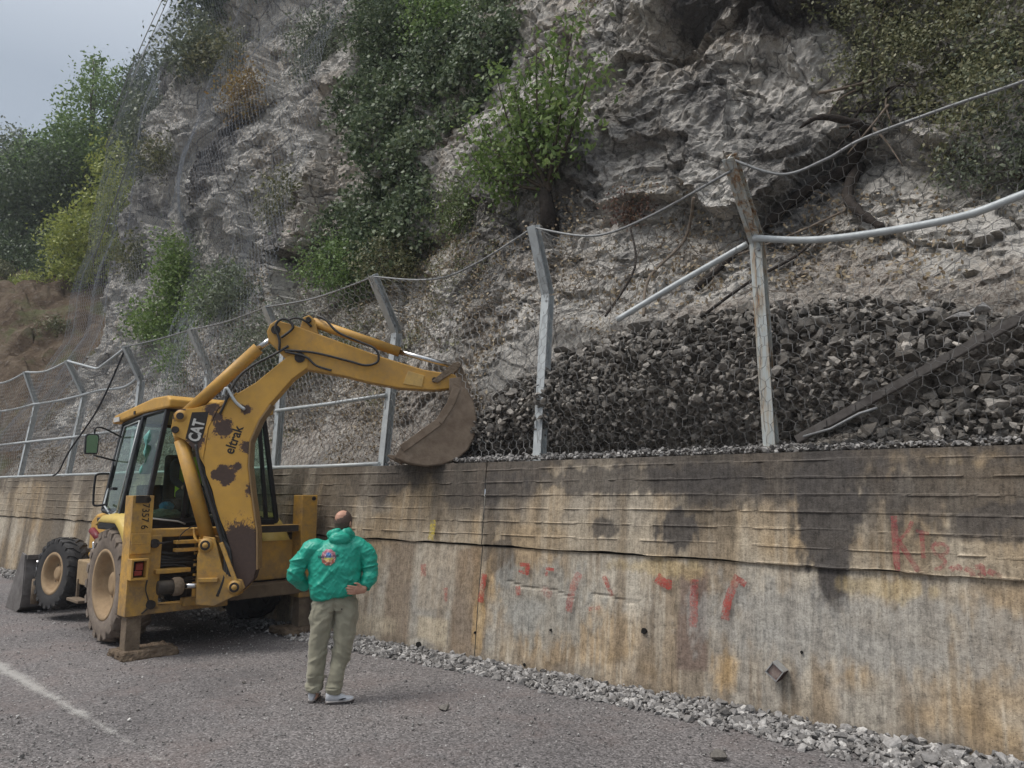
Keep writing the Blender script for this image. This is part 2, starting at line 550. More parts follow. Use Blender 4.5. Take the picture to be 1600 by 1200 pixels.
def wall_lift(x0, x1, dx, z0, z1, nz, upper, seedz):
    nxx = max(int((x1 - x0) / dx), 2)
    xs = np.linspace(x0, x1, nxx); zs = np.linspace(z0, z1, nz)
    X, Z = np.meshgrid(xs, zs); X = X.ravel(); Z = Z.ravel(); O = X * 0
    edge = (fbm(V3(X * 3, O, O), 4, 31) - 0.5) * 0.05 - 0.03 * sstep(-4, 0, X) + 0.03
    if upper:   # ragged lower lip
        t = 1 - sstep(z0, z0 + 0.12, Z); Z = Z + edge * t
    Y = BAT * Z
    Y = Y + (fbm(V3(X * 1.2, Z * 1.2, O), 3, 32) - 0.5) * 0.035 + (fbm(V3(X * 14, Z * 14, O), 3, 33) - 0.5) * 0.008
    if upper:
        bh = 0.155
        q = (Z - 1.34 + 0.015 * np.sin(X * 0.6)) / bh
        k = np.floor(q); f = q - k
        seg = np.floor((X + _h(k.astype(np.int64), k.astype(np.int64) * 0, k.astype(np.int64) * 0, 3) * 3) / 2.6)
        off = (_h(k.astype(np.int64), seg.astype(np.int64), k.astype(np.int64) * 0, 5) - 0.5) * 0.009
        lip = np.exp(-((np.minimum(f, 1 - f) * bh) / 0.008) ** 2) * 0.014 * sstep(0.42, 0.6, fbm(V3(X * 5.0, k * 3.3, O), 4, 35))
        Y = Y - 0.03 - off - lip
    else:
        for xj in (-5.33, -4.44, -3.55, -2.66, -1.95, -1.06, -0.2, -7.4, -8.6):
            Y = Y - 0.010 * np.exp(-((X - xj - 0.03 * Z) / 0.012) ** 2)
        Y = Y + 0.014 * np.exp(-((Z - 0.90 - 0.10 * (X + 5.0) * (X < -4.6) * -1.0 + 0.02 * np.sin(X * 9)) / 0.014) ** 2) * sstep(0.5, 0.56, fbm(V3(X * 5, Z * 9, O), 3, 36)) * (np.abs(X + 4.8) < 0.9)
    V = V3(X, Y, Z); col = wallcol(X, Z); F = gridfaces(nz, nxx)
    # top (or ledge) going back into the hill, and both ends
    n0 = len(V)
    topi = np.arange((nz - 1) * nxx, nz * nxx); boti = np.arange(nxx)
    bt = V[topi].copy(); bt[:, 1] = 0.62; bb = V[boti].copy(); bb[:, 1] = 0.62
    V = np.concatenate([V, bt, bb]); col = np.concatenate([col, col[topi] * 0.9 + 0.05, col[boti] * 0.8])
    a = np.arange(nxx - 1)
    F2 = np.stack([topi[a], topi[a + 1], n0 + a + 1, n0 + a], -1)
    F3 = np.stack([boti[a + 1], boti[a], n0 + nxx + a, n0 + nxx + a + 1], -1)
    r = np.arange(nz - 1)
    # end caps as strips to the back edge (fan of quads)
    F4 = np.array([[0 * nxx, 0 * nxx, 0, 0]])[:0]
    me = npmesh('wall', V, np.concatenate([F, F2, F3]), False, col)
    o = mobj('wall_lower_lift' if not upper else 'wall_upper_lift', me, MCON, wall)
    return o


JX = -6.09
for (x0, x1, dx) in ((-52, -16.0, 0.12), (-15.985, JX - 0.007, 0.04), (JX + 0.007, 9, 0.023)):
    wall_lift(x0, x1, dx, -0.1, 1.345, 62, False, 0)
    wall_lift(x0, x1, dx, 1.335, ZT, 92, True, 1)
jm = simple('dark_joint_filler', (0.03, 0.027, 0.024), None, 20, 0.95)
q = MB(); q.prism([(0.012, -0.1), (BAT * 1.3 + .006, 1.3), (BAT * 2.34 - .022, 2.345), (0.6, 2.345), (0.6, -0.1)], JX - 0.008, JX + 0.008, lambda a, h, b: (h, a, b)).build('joint_filler', jm, wall)

# weep holes
hm = simple('weep_hole_dark', (0.012, 0.011, 0.01), None, 30, 1.0)
for (x, z, r) in ((-7.03, 0.09, 0.045), (-5.33, 0.10, 0.018), (-4.44, 0.08, 0.02), (-3.62, 0.06, 0.02), (-3.85, 0.62, 0.03), (-6.1, 0.35, 0.014), (-5.0, 0.5, 0.012), (-2.3, 0.62, 0.012)):
    a = [(math.cos(t) * r * random.uniform(.8, 1.1), math.sin(t) * r * random.uniform(.8, 1.15)) for t in np.linspace(0, 2 * math.pi, 11)[:-1]]
    q = MB(); q.prism(a, -0.022, 0.03, lambda u, h, v: (x + u, BAT * (z + v) + h, z + v)); q.build('weep_hole', hm, wall)


# painted marks on the wall (flat print, a few mm proud of the plaster)
def m_worn_paint(name, c, lo=0.42, hi=0.6):
    m, nt, b = newmat(name, 0.8, c)
    co = coord(nt)
    f = math_(nt, 'ADD', math_(nt, 'MULTIPLY', noise(nt, co, 38, 5, 0.8), 0.7), math_(nt, 'MULTIPLY', noise(nt, co, 7, 3, 0.6), 0.4))
    a = ramp(nt, f, [(lo, 0.0), (hi, 0.85)])
    tr = nd(nt, 'ShaderNodeBsdfTransparent').outputs[0]
    nt.links.new(nd(nt, 'ShaderNodeMixShader', None, {0: a, 1: tr, 2: b.outputs[0]}).outputs[0], nt.nodes['Material Output'].inputs[0])
    return m


RED = m_worn_paint('worn_red_paint', (0.36, 0.055, 0.042), 0.42, 0.62)
PINK = m_worn_paint('faded_red_paint', (0.30, 0.06, 0.065), 0.42, 0.66)
YEL = m_worn_paint('worn_yellow_paint', (0.55, 0.42, 0.05), 0.42, 0.62)
RWEAK = m_worn_paint('nearly_gone_red_paint', (0.42, 0.09, 0.07), 0.47, 0.70)


def stroke(name, pts, wd, mat, off=0.034):
    """a brushed stroke following (X,z) points on the wall face"""
    P_ = [Vector((a, b, 0)) for a, b in pts]
    P_ = bez(P_, 6) if len(P_) > 2 else [P_[0].lerp(P_[1], t) for t in np.linspace(0, 1, 8)]
    mb = MB(); vs = []
    for i, p in enumerate(P_):
        t = (P_[min(i + 1, len(P_) - 1)] - P_[max(i - 1, 0)]).normalized(); nrm = Vector((-t.y, t.x, 0))
        ww = wd * random.uniform(0.42, 0.56)
        for s_ in (-1, 1):
            c = p + nrm * ww * s_
            vs.append((c.x, BAT * c.y - off - (0.03 if c.y > 1.36 else 0), c.y))
    mb.add(vs, [(2 * i, 2 * i + 1, 2 * i + 3, 2 * i + 2) for i in range(len(P_) - 1)])
    return mb.build(name, mat, wall)


for pts, wd, mt in (
        ([(-6.0, 1.03), (-6.03, 0.70)], 0.085, RED), ([(-5.47, 1.17), (-5.33, 1.17)], 0.04, RED), ([(-5.35, 1.17), (-5.36, 1.07)], 0.06, RED), ([(-5.48, 1.1), (-5.34, 1.07)], 0.03, RED),
        ([(-5.1, 1.15), (-4.98, 1.14)], 0.035, RED), ([(-5.09, 1.12), (-5.08, 1.07)], 0.04, RED), ([(-5.48, 0.93), (-5.46, 0.83)], 0.07, RWEAK), ([(-5.12, 0.93), (-5.0, 0.86)], 0.09, RWEAK),
        ([(-4.64, 1.13), (-4.72, 0.95), (-4.76, 0.72)], 0.09, RWEAK), ([(-4.76, 0.84), (-4.76, 0.76)], 0.07, PINK), ([(-4.33, 1.12), (-4.22, 0.93)], 0.05, RED), ([(-4.36, 0.8), (-4.5, 0.77)], 0.04, RWEAK),
        ([(-3.71, 1.15), (-3.62, 1.1), (-3.54, 1.09)], 0.10, RED), ([(-3.3, 1.16), (-3.31, 0.72)], 0.085, RWEAK), ([(-3.3, 1.16), (-3.31, 1.0)], 0.05, PINK),
        ([(-2.86, 1.22), (-2.92, 1.1), (-2.97, 0.96), (-2.99, 0.82)], 0.075, RED), ([(-2.88, 1.2), (-2.79, 1.15)], 0.06, RED),
        ([(-7.05, 1.08), (-7.03, 0.93)], 0.10, RWEAK), ([(-6.62, 0.82), (-6.6, 0.66)], 0.06, RWEAK)):
    stroke('red_mark', pts, wd, mt)
K = 'painted_letter'
for pts, wd in (([(-1.505, 1.80), (-1.50, 1.36)], 0.05), ([(-1.37, 1.76), (-1.42, 1.66), (-1.485, 1.60)], 0.028), ([(-1.48, 1.60), (-1.41, 1.48), (-1.34, 1.36)], 0.042),
                ([(-1.345, 1.685), (-1.255, 1.665)], 0.025), ([(-1.305, 1.67), (-1.303, 1.47)], 0.035),
                ([(-1.20, 1.60), (-1.235, 1.555), (-1.20, 1.50), (-1.145, 1.515), (-1.13, 1.56), (-1.17, 1.59), (-1.21, 1.575)], 0.028), ([(-1.19, 1.50), (-1.15, 1.45), (-1.19, 1.40), (-1.23, 1.39)], 0.03)):
    stroke(K, pts, wd, PINK, 0.046)
for pts in ([(-1.12, 1.39), (-1.08, 1.42), (-1.04, 1.40)], [(-1.02, 1.41), (-0.98, 1.39), (-0.97, 1.35)], [(-0.95, 1.42), (-0.91, 1.43), (-0.90, 1.38), (-0.93, 1.355)], [(-0.87, 1.40), (-0.82, 1.38), (-0.78, 1.365)]):
    stroke('painted_digit', pts, 0.042, PINK, 0.046)
stroke('yellow_mark', [(-6.9, 1.64), (-6.9, 1.52), (-6.92, 1.39)], 0.10, YEL, 0.046)

# the sawn-off steel box let into the wall
bx = empty('steel_box_stub', (-2.5, BAT * 0.45 - 0.02, 0.45))
tag(bx, 'small open steel box stub sticking out of the concrete wall', 'metal stub')
rot = Matrix.Rotation(R(38), 3, 'Y')
zinc = simple('zinc_plate', (0.55, 0.56, 0.55), (0.35, 0.34, 0.33), 30, 0.45, 0.6)
rustd = simple('dark_rust', (0.06, 0.03, 0.026), (0.03, 0.018, 0.016), 30, 0.85)
q = MB()
for (c, d) in (((0, -0.05, 0.055), (0.12, 0.12, 0.008)), ((-0.056, -0.05, 0), (0.008, 0.12, 0.11)), ((0.056, -0.05, 0), (0.008, 0.12, 0.11)), ((0, -0.05, -0.055), (0.12, 0.12, 0.008))):
    q.box(rot @ Vector(c), d, rot)
q.build('shell', zinc, bx)
q = MB(); q.box(rot @ Vector((0, -0.045, 0)), (0.098, 0.1, 0.098), rot); q.build('infill', simple('rusty_zinc', (0.30, 0.25, 0.22), (0.14, 0.09, 0.08), 25, 0.7, 0.2), bx)
q = MB(); q.box(rot @ Vector((0.063, -0.05, 0)), (0.006, 0.115, 0.108), rot); q.build('rusted_side', rustd, bx)

# ------------------------------------------------------------------ cliff
NXc = np.concatenate([np.linspace(-46, -34, 60, endpoint=False), np.linspace(-34, -15, 300, endpoint=False), np.linspace(-15, 2.5, 430, endpoint=False), np.linspace(2.5, 12, 60)])
NZc = np.concatenate([np.linspace(2.2, 11, 210, endpoint=False), np.linspace(11, 17, 75, endpoint=False), np.linspace(17, 33, 110)])
CX, CZ = np.meshgrid(NXc, NZc)
crow, ccol = CX.shape
X = CX.ravel(); Z = CZ.ravel(); O = X * 0
prof_l = np.interp(Z, [2.2, 2.4, 3.2, 5.0, 7.0, 12, 33], [0.7, 1.0, 1.6, 2.45, 3.2, 4.6, 9.4])
prof_r = np.interp(Z, [2.2, 2.4, 3.5, 3.9, 4.3, 5.2, 7.0, 12, 33], [0.95, 1.0, 1.15, 1.35, 1.75, 2.35, 3.15, 4.7, 9.4])
t = sstep(-7.0, -5.6, X)
Y = prof_l * (1 - t) + prof_r * t
xe = -26.7 + 0.0 * (Z - 6) + (fbm(V3(Z * 0.35, O, O), 4, 61) - 0.5) * 3.0
Y = Y + 1.1 * np.maximum(xe - X, 0) ** 1.35
rk = sstep(3.2, 4.8, Z + (fbm(V3(X * .4, Z * .4, O), 3, 62) - .5) * 2)          # how rocky (the foot is loose soil)
wx = X + (fbm(V3(X * 0.9, Z * 0.9, O), 3, 63) - 0.5) * 1.6
wz = Z + 0.35 * X + (fbm(V3(X * 0.9, Z * 0.9, O + 5), 3, 64) - 0.5) * 1.6     # beds dip to the side
d = (fbm(V3(X * 0.16, Z * 0.16, O), 3, 65) - 0.5) * 2.2
farx = sstep(-10, -22, X) if False else 1 - sstep(-22, -10, X)
d = d + facets(wx * 0.8, wz, 2.3, 70, 0.9) * (0.24 + 0.12 * farx) * rk
d = d + facets(wx * 0.8, wz * 1.3, 0.8, 80, 1.0) * (0.30 + 0.08 * farx) * rk
d = d + facets(wx, wz * 1.5, 0.30, 90, 1.3) * (0.26 + 0.1 * rk)
d = d + facets(X + 0.3 * wz, Z * 1.4 - 0.2 * X, 0.13, 95, 1.5) * 0.42
d = d + (ridge(V3(wx * 1.1, wz * 2.0, O), 4, 66) - 0.6) * -0.12 * rk
d = d + (fbm(V3(X * 3.5, Z * 3.5, O), 4, 67) - 0.5) * 0.18
d = d + (fbm(V3(X * 12, Z * 12, O), 2, 68) - 0.5) * 0.07
# named recesses and bosses
d = d + 0.55 * np.exp(-(((X + 4.7) / 0.5) ** 2 + ((Z - 8.95) / 0.28) ** 2))     # little cave under the overhang
d = d - 0.45 * np.exp(-(((X + 4.6) / 0.8) ** 2 + ((Z - 9.75) / 0.35) ** 2))
d = d - 0.6 * np.exp(-(((X + 3.0) / 1.0) ** 2 + ((Z - 8.9) / 0.6) ** 2))
fadeb = sstep(2.3, 3.4, Z)
Y = Y + d * fadeb
# room for the rubble caught behind the fence
mk = sstep(-7.7, -7.0, X) * (1 - sstep(3.95, 4.5, Z))
Y = Y * (1 - mk) + np.maximum(Y, 1.32 + d * 0.15) * mk
dX = (fbm(V3(X * 2.4, Z * 2.4, O + 3), 3, 71) - 0.5) * 0.16 * fadeb
dZ = (fbm(V3(X * 2.4, Z * 2.4, O + 8), 3, 72) - 0.5) * 0.16 * fadeb
CP = V3(X + dX, Y, Z + dZ)
CG = CP.reshape(crow, ccol, 3)
gu = np.gradient(CG, axis=1); gv = np.gradient(CG, axis=0)
CN = np.cross(gu, gv); CN /= np.linalg.norm(CN, axis=-1, keepdims=True) + 1e-9
CN[CN[..., 1] > 0] *= -1 if False else 1
if CN[crow // 2, ccol // 2, 1] > 0: CN = -CN
# surface kinds: R soil/duff, G black weathering stain, B ochre
soil = 0.66 * (1 - sstep(3.5, 4.7, Z + (fbm(V3(X * 0.5, Z * 0.5, O), 4, 73) - 0.5) * 3.5)) 
soil = np.maximum(soil, sstep(0.55, 0.66, fbm(V3(X * 0.33 + 4, Z * 0.33, O), 4, 74)) * 0.4 * (1 - sstep(14, 18, Z)))
soil = np.maximum(soil, 0.55 * np.exp(-(((X + 0.6) / 1.7) ** 2 + ((Z - 6.8) / 2.2) ** 2)))
st = sstep(0.52, 0.66, fbm(V3(X * 0.5, Z * 0.28, O + 2), 4, 75)) * 0.5
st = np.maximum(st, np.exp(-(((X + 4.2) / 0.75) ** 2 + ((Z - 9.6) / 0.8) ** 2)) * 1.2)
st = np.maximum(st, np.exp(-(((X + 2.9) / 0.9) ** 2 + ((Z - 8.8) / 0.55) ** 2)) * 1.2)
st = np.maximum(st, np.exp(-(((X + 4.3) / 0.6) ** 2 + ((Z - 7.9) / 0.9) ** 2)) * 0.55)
st = np.maximum(st, np.exp(-(((X + 20) / 2.0) ** 2 + ((Z - 12) / 2.5) ** 2)) * 0.7)
oc = sstep(0.55, 0.7, fbm(V3(X * 0.8, Z * 0.8, O + 6), 3, 76))
ccl = np.clip(V3(soil, np.clip(st, 0, 1), oc), 0, 1)


def m_rock():
    m, nt, b = newmat('limestone_face', 0.92, spec=0.15)
    co = coord(nt)
    a = nd(nt, 'ShaderNodeSeparateColor', None, {0: attr(nt, 'col')}).outputs
    n1 = noise(nt, co, 1.6, 6, 0.68, 0.4); n2 = noise(nt, co, 9, 6, 0.75); n3 = noise(nt, co, 38, 4, 0.7)
    c = ramp(nt, n1, [(0.28, (0.40, 0.38, 0.35)), (0.42, (0.60, 0.57, 0.525)), (0.55, (0.74, 0.70, 0.64)), (0.7, (0.83, 0.80, 0.745))])
    c = mix(nt, ramp(nt, n2, [(0.31, 0.9), (0.45, 0.0)]), c, (0.115, 0.105, 0.1))
    c = mix(nt, math_(nt, 'MULTIPLY', a[2], ramp(nt, n2, [(0.4, 0.0), (0.65, 0.6)])), c, (0.36, 0.255, 0.15))
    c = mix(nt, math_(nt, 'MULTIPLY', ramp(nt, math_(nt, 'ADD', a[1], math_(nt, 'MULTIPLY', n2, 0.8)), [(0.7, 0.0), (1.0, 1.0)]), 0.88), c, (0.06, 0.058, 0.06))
    # rain streaks and fracture lines
    sk_ = noise(nt, coord(nt, 'Object', (1.5, 1.5, 0.22)), 1.0, 5, 0.7)
    c = mix(nt, ramp(nt, sk_, [(0.57, 0.0), (0.70, 0.7)]), c, (0.16, 0.15, 0.148))
    wv_ = nd(nt, 'ShaderNodeTexNoise', None, {'Vector': co, 'Scale': 0.9, 'Detail': 4.0}).outputs['Color']
    wc_ = mix(nt, 0.5, co, wv_, 'ADD')
    crk = None
    for sc_, w_ in ((0.75, 0.02), (2.2, 0.03)):
        e_ = nd(nt, 'ShaderNodeTexVoronoi', {'feature': 'DISTANCE_TO_EDGE'}, {'Vector': wc_, 'Scale': sc_}).outputs['Distance']
        k_ = ramp(nt, e_, [(0.0, 1.0), (w_, 0.0)])
        crk = k_ if crk is None else math_(nt, 'MAXIMUM', crk, math_(nt, 'MULTIPLY', k_, 0.7))
    c = mix(nt, math_(nt, 'MULTIPLY', crk, 0.75), c, (0.09, 0.085, 0.08))
    sn = ramp(nt, math_(nt, 'ADD', math_(nt, 'MULTIPLY', n2, 0.8), math_(nt, 'MULTIPLY', n3, 0.4)), [(0.45, (0.13, 0.105, 0.085)), (0.56, (0.31, 0.265, 0.225)), (0.68, (0.53, 0.49, 0.44))])
    sf = ramp(nt, math_(nt, 'ADD', a[0], math_(nt, 'MULTIPLY', math_(nt, 'SUBTRACT', n1, 0.5), 1.3)), [(0.4, 0.0), (0.62, 0.9)])
    c = mix(nt, sf, c, sn)
    c = mix(nt, 1.0, c, ramp(nt, n3, [(0.3, 0.8), (0.5, 1.05), (0.7, 1.25)]), 'MULTIPLY')
    nt.links.new(c, b.inputs['Base Color'])
    vor = nd(nt, 'ShaderNodeTexVoronoi', {'distance': 'CHEBYCHEV'}, {'Vector': co, 'Scale': 7.0}).outputs['Distance']
    h = math_(nt, 'SUBTRACT', math_(nt, 'ADD', math_(nt, 'MULTIPLY', n2, 1.0), math_(nt, 'MULTIPLY', vor, 0.5)), math_(nt, 'MULTIPLY', crk, 0.6))
    nb = bump(nt, h, 1.0, 0.13)
    nt.links.new(bump(nt, n3, 0.9, 0.03, nb), b.inputs['Normal'])
    return m


MROCK = m_rock()
cliff = mobj('cliff', npmesh('cliff', CP, gridfaces(crow, ccol), False, ccl), MROCK)
tag(cliff, 'tall weathered limestone cliff above the road', 'cliff', kind='structure')


def cliff_at(x, z):
    """position and outward normal of the cliff near (x, z)"""
    i = np.clip(np.searchsorted(NXc, x), 1, ccol - 2); j = np.clip(np.searchsorted(NZc, z), 1, crow - 2)
    return CG[j, i], CN[j, i]


# flat top of the bank between the wall and the cliff
tx = np.linspace(-52, 12, 400); ty = np.linspace(0.5, 2.2, 24)
TX, TY = np.meshgrid(tx, ty); Xf = TX.ravel(); Yf = TY.ravel()
TZ = 2.315 + (fbm(V3(Xf * 3, Yf * 3, Xf * 0), 4, 81) - 0.5) * 0.12 + 0.25 * np.maximum(Yf - 0.8, 0)
tcol = np.tile([0.9, 0.1, 0.3], (len(Xf), 1))
bank = mobj('bank', npmesh('bank', V3(Xf, Yf, TZ), gridfaces(len(ty), len(tx)), True, tcol), MROCK)
tag(bank, 'strip of earth between wall top and cliff', 'bank', kind='structure')

# ------------------------------------------------------------------ hillside closing the view at the left
def hill_z(x, y):
    x = np.asarray(x, float); y = np.asarray(y, float)
    up = np.maximum(-27 - x, 0)
    return 2.3 + sstep(0.7, 3.0, y) * (0.45 * np.minimum(up, 17 + 0.12 * up) + 0.6 * np.minimum(y, 9 + 0.2 * y))


hx = np.linspace(-150, -24, 330); hy = np.concatenate([np.linspace(0.55, 14, 120, endpoint=False), np.linspace(14, 70, 60)])
HX, HY = np.meshgrid(hx, hy); Xf = HX.ravel(); Yf = HY.ravel(); O = Xf * 0
HZ = hill_z(Xf, Yf)
HZ = HZ + ((fbm(V3(Xf * 0.25, Yf * 0.25, O), 4, 82) - 0.5) * 3.0 + (ridge(V3(Xf * 0.6, Yf * 0.6, O), 4, 83) - 0.6) * 1.2 + facets(Xf, Yf, 0.9, 84, 0.9) * 0.35 + (fbm(V3(Xf * 3, Yf * 3, O), 3, 85) - 0.5) * 0.3) * sstep(1.0, 4.0, Yf)


def m_hill():
    m, nt, b = newmat('red_brown_soil', 0.95, spec=0.1)
    co = coord(nt)
    n1 = noise(nt, co, 0.8, 6, 0.7); n2 = noise(nt, co, 5, 5, 0.7)
    c = ramp(nt, n1, [(0.3, (0.05, 0.036, 0.025)), (0.5, (0.115, 0.083, 0.057)), (0.68, (0.20, 0.16, 0.115))])
    c = mix(nt, ramp(nt, n2, [(0.55, 0.0), (0.7, 0.6)]), c, (0.27, 0.235, 0.2))
    c = mix(nt, ramp(nt, noise(nt, co, 0.5, 4, 0.6), [(0.52, 0.0), (0.62, 0.7)]), c, (0.10, 0.115, 0.05))
    nt.links.new(c, b.inputs['Base Color'])
    nt.links.new(bump(nt, n2, 1.0, 0.2), b.inputs['Normal'])
    return m


hill = mobj('hillside', npmesh('hillside', V3(Xf, Yf, HZ), gridfaces(len(hy), len(hx)), False), m_hill())
tag(hill, 'reddish brown earth slope beyond the cliff', 'hillside', kind='structure')

# ------------------------------------------------------------------ rockfall fence on the wall top
galv = simple('galvanised_steel', (0.50, 0.53, 0.53), (0.36, 0.38, 0.385), 9, 0.5, 0.12, 0.4, 0.15)
wirem = simple('zinc_wire', (0.38, 0.375, 0.36), (0.22, 0.215, 0.21), 15, 0.6, 0.3, 0.3, 0)
nearwire = simple('dull_zinc_wire', (0.27, 0.265, 0.255), (0.15, 0.147, 0.142), 15, 0.6, 0.3, 0.3, 0)
cablem = simple('steel_cable', (0.30, 0.31, 0.31), (0.17, 0.17, 0.17), 30, 0.6, 0.4, 0.3, 0.3)


def m_rusty():
    m, nt, b = newmat('rust_stained_galvanised_steel', 0.6, (0.4, 0.43, 0.43), 0.3)
    co = coord(nt)
    n1 = noise(nt, coord(nt, 'Object', (14, 14, 1.6)), 1.0, 5, 0.7)
    c = ramp(nt, n1, [(0.43, (0.48, 0.51, 0.50)), (0.53, (0.44, 0.40, 0.33)), (0.62, (0.29, 0.17, 0.09)), (0.76, (0.12, 0.055, 0.03))])
    nt.links.new(c, b.inputs['Base Color'])
    nt.links.new(bump(nt, noise(nt, co, 60, 4, 0.6), 0.3, 0.004), b.inputs['Normal'])
    return m


rustpost = m_rusty()
fence = empty('rockfall_fence', (-12, 0.5, ZT))
tag(fence, 'bent rockfall fence of grey steel posts and hexagonal wire mesh on the wall', 'fence')
FO = Vector(fence.location)
# post: x, (y,z) foot, bend, top
POSTS = [(-29.6, (0.5, 2.36), (0.76, 4.42), (0.40, 5.3)), (-26.6, (0.5, 2.36), (0.76, 4.42), (0.40, 5.3)), (-23.4, (0.5, 2.36), (0.75, 4.42), (0.40, 5.32)), (-20.1, (0.51, 2.36), (0.75, 4.40), (0.28, 5.25)),
         (-16.6, (0.51, 2.36), (0.58, 4.42), (0.18, 5.15)), (-13.46, (0.5, 2.36), (0.45, 4.33), (0.05, 5.07)), (-11.13, (0.5, 2.36), (0.58, 4.47), (0.17, 5.16)),
         (-8.37, (0.5, 2.36), (0.71, 4.40), (0.21, 5.19)), (-5.5, (0.5, 2.36), (0.71, 4.50), (0.41, 5.34)), (-2.64, (0.51, 2.42), (0.40, 4.49), (-0.21, 5.18)), (0.35, (0.5, 2.36), (0.5, 4.5), (0.1, 5.35))]


def fpart(mb, name, mat, parent=fence, bevel=0.0):
    return mb.build(name, mat, parent, bevel, Matrix.Translation(-FO))


for i, (x, a, b_, c_) in enumerate(POSTS):
    mb = MB(); A = (x, a[0], a[1] - 0.1); B = (x, *b_); C_ = (x, *c_)
    for p0, p1, ex in ((A, B, 0), (B, C_, 0)):
        p0, p1 = Vector(p0), Vector(p1); z_ = (p1 - p0).normalized(); yv = z_.cross(Vector((1, 0, 0)))
        if yv.y < 0: yv = -yv
        fw = 0.115 if i < 8 else 0.12
        mb.beam(p0 - yv * 0.055, p1 - yv * 0.055, fw, 0.010)
        mb.beam(p0 + yv * 0.055, p1 + yv * 0.055, fw, 0.010)
        mb.beam(p0, p1, 0.012, 0.10)
    mb.box((x, a[0], a[1] + 0.006), (0.22, 0.22, 0.012))
    o = fpart(mb, 'post', rustpost if i == 9 else galv)
    if i == 9: o['label'] = 'rust streaked post leaning over the rubble'
    for dz in (-0.1, 0.09):
        fpart(MB().tube([(x + 0.03, b_[0] - 0.075, b_[1] + dz), (x + 0.03, b_[0] - 0.05, b_[1] + dz)], 0.018, 6), 'bolt', cablem)


def post_pt(i, t):
    """t 0 foot .. 1 bend .. 2 top"""
    x, a, b_, c_ = POSTS[i]
    if t <= 1: return Vector((x, a[0] + (b_[0] - a[0]) * t, a[1] + (b_[1] - a[1]) * t))
    return Vector((x, b_[0] + (c_[0] - b_[0]) * (t - 1), b_[1] + (c_[1] - b_[1]) * (t - 1)))


F_ = Vector((0, -0.075, 0))
# rails (tube) as each bay shows them
for i in range(0, 4):
    for t in (0.02, 0.48, 1.0):
        p0, p1 = post_pt(i, t) + F_, post_pt(i + 1, t) + F_
        if i == 3 and t == 1.0:
            pts = bez([p0, p0.lerp(p1, .35) + Vector((0, 0, .0)), p0.lerp(p1, .75) + Vector((0, 0, -.07)), p0.lerp(p1, .93) + Vector((0, 0, -.0)), p1 + Vector((0, 0, .12))])
        else:
            m_ = p0.lerp(p1, .5) + Vector((0, 0, -.03 if t == 1 else 0))
            pts = bez([p0, m_, p1])
        fpart(MB().tube(pts, 0.032, 8), 'rail', galv)
for i, t in ((4, 0.02), (4, 0.48), (5, 0.02), (6, 0.02), (6, 0.48)):
    a_ = post_pt(i, t) + F_; c_ = post_pt(i + 1, t + (0.04 if t > .3 else 0)) + F_
    fpart(MB().tube([a_, a_.lerp(c_, .5) + Vector((0, 0, -.01)), c_], 0.03, 8), 'rail', galv)
# top rails: sagging pipe on the far bays, cable on the near ones
sag = {0: .1, 1: .12, 2: .12, 3: .45, 4: .02, 5: .05, 6: .08, 7: .32, 8: .50, 9: .40}
for i in range(0, 10):
    p0, p1 = post_pt(i, 1.97), post_pt(i + 1, 1.97)
    if i == 3:
        pts = [p0, p0.lerp(p1, .5) + Vector((0, .05, -.33)), p0.lerp(p1, .56) + Vector((0, .05, -.33)), p1 + Vector((0, 0, -.02))]
    elif i == 8:
        pts = bez([p0, p0.lerp(p1, .33) + Vector((0, .1, -.30)), p0.lerp(p1, .62) + Vector((0, .1, -.28)), p1 + Vector((0, 0, -.12))])
    elif i == 9:
        pts = bez([p0, (-2.2, -.1, 4.91), (-1.82, -.05, 4.96), (-1.5, 0, 5.08), (-.86, .05, 5.17), (-.33, .08, 5.22), p1])
    else:
        pts = bez([p0, p0.lerp(p1, .5) + Vector((0, 0, -sag[i])), p1])
    fpart(MB().tube(pts, 0.027 if i < 4 else 0.014, 7), 'top_rail' if i < 4 else 'top_cable', galv if i < 4 else cablem)
# bent pipe right of the leaning post, torn-off pipe left of it
p = post_pt(9, 1.02) + Vector((0, -.09, 0))
fpart(MB().tube(bez([p, (-2.1, .32, 4.37), (-1.52, .32, 4.31), (-.87, .32, 4.30), (-.42, .32, 4.38), (.35, .36, 4.56)]), 0.034, 10), 'rail', galv)
fpart(MB().tube(bez([(-4.17, 0.2, 3.88), (-3.5, 0.32, 4.19), (-2.75, 0.42, 4.5)]), 0.032, 10), 'torn_rail', galv)
# fallen channel beam lying slantwise in front of the rubble
mb = MB(); a_, c_ = Vector((-2.33, 0.30, 2.48)), Vector((0.35, 0.30, 3.80))
mb.beam(a_, c_, 0.014, 0.062, (0, 1, 0)); up_ = Vector((-.44, 0, .9)) * 0.032
for s_ in (-1, 1):
    mb.beam(a_ + up_ * s_ + Vector((0, .03, 0)), c_ + up_ * s_ + Vector((0, .03, 0)), 0.07, 0.009, (0, 1, 0))
for k in range(9):
    q_ = a_.lerp(c_, .1 + k * .095); mb.box(q_ + Vector((0, -.012, 0)), (0.03, 0.012, 0.062))
rb = empty('fallen_beam', (-1.0, 0.3, 3.1))
tag(rb, 'fallen dark steel channel beam lying slantwise between the two rubble heaps', 'beam')
darksteel = simple('grimy_steel', (0.13, 0.12, 0.11), (0.07, 0.06, 0.055), 12, 0.7, 0.3)
mb.build('channel', darksteel, rb, 0, Matrix.Translation(-Vector(rb.location)))
MB().tube([(-2.25, .26, 2.5), (-2.0, .25, 2.56), (-1.75, .24, 2.68), (-1.6, .24, 2.72)], 0.012, 6).build('rod', cablem, rb, 0, Matrix.Translation(-Vector(rb.location)))

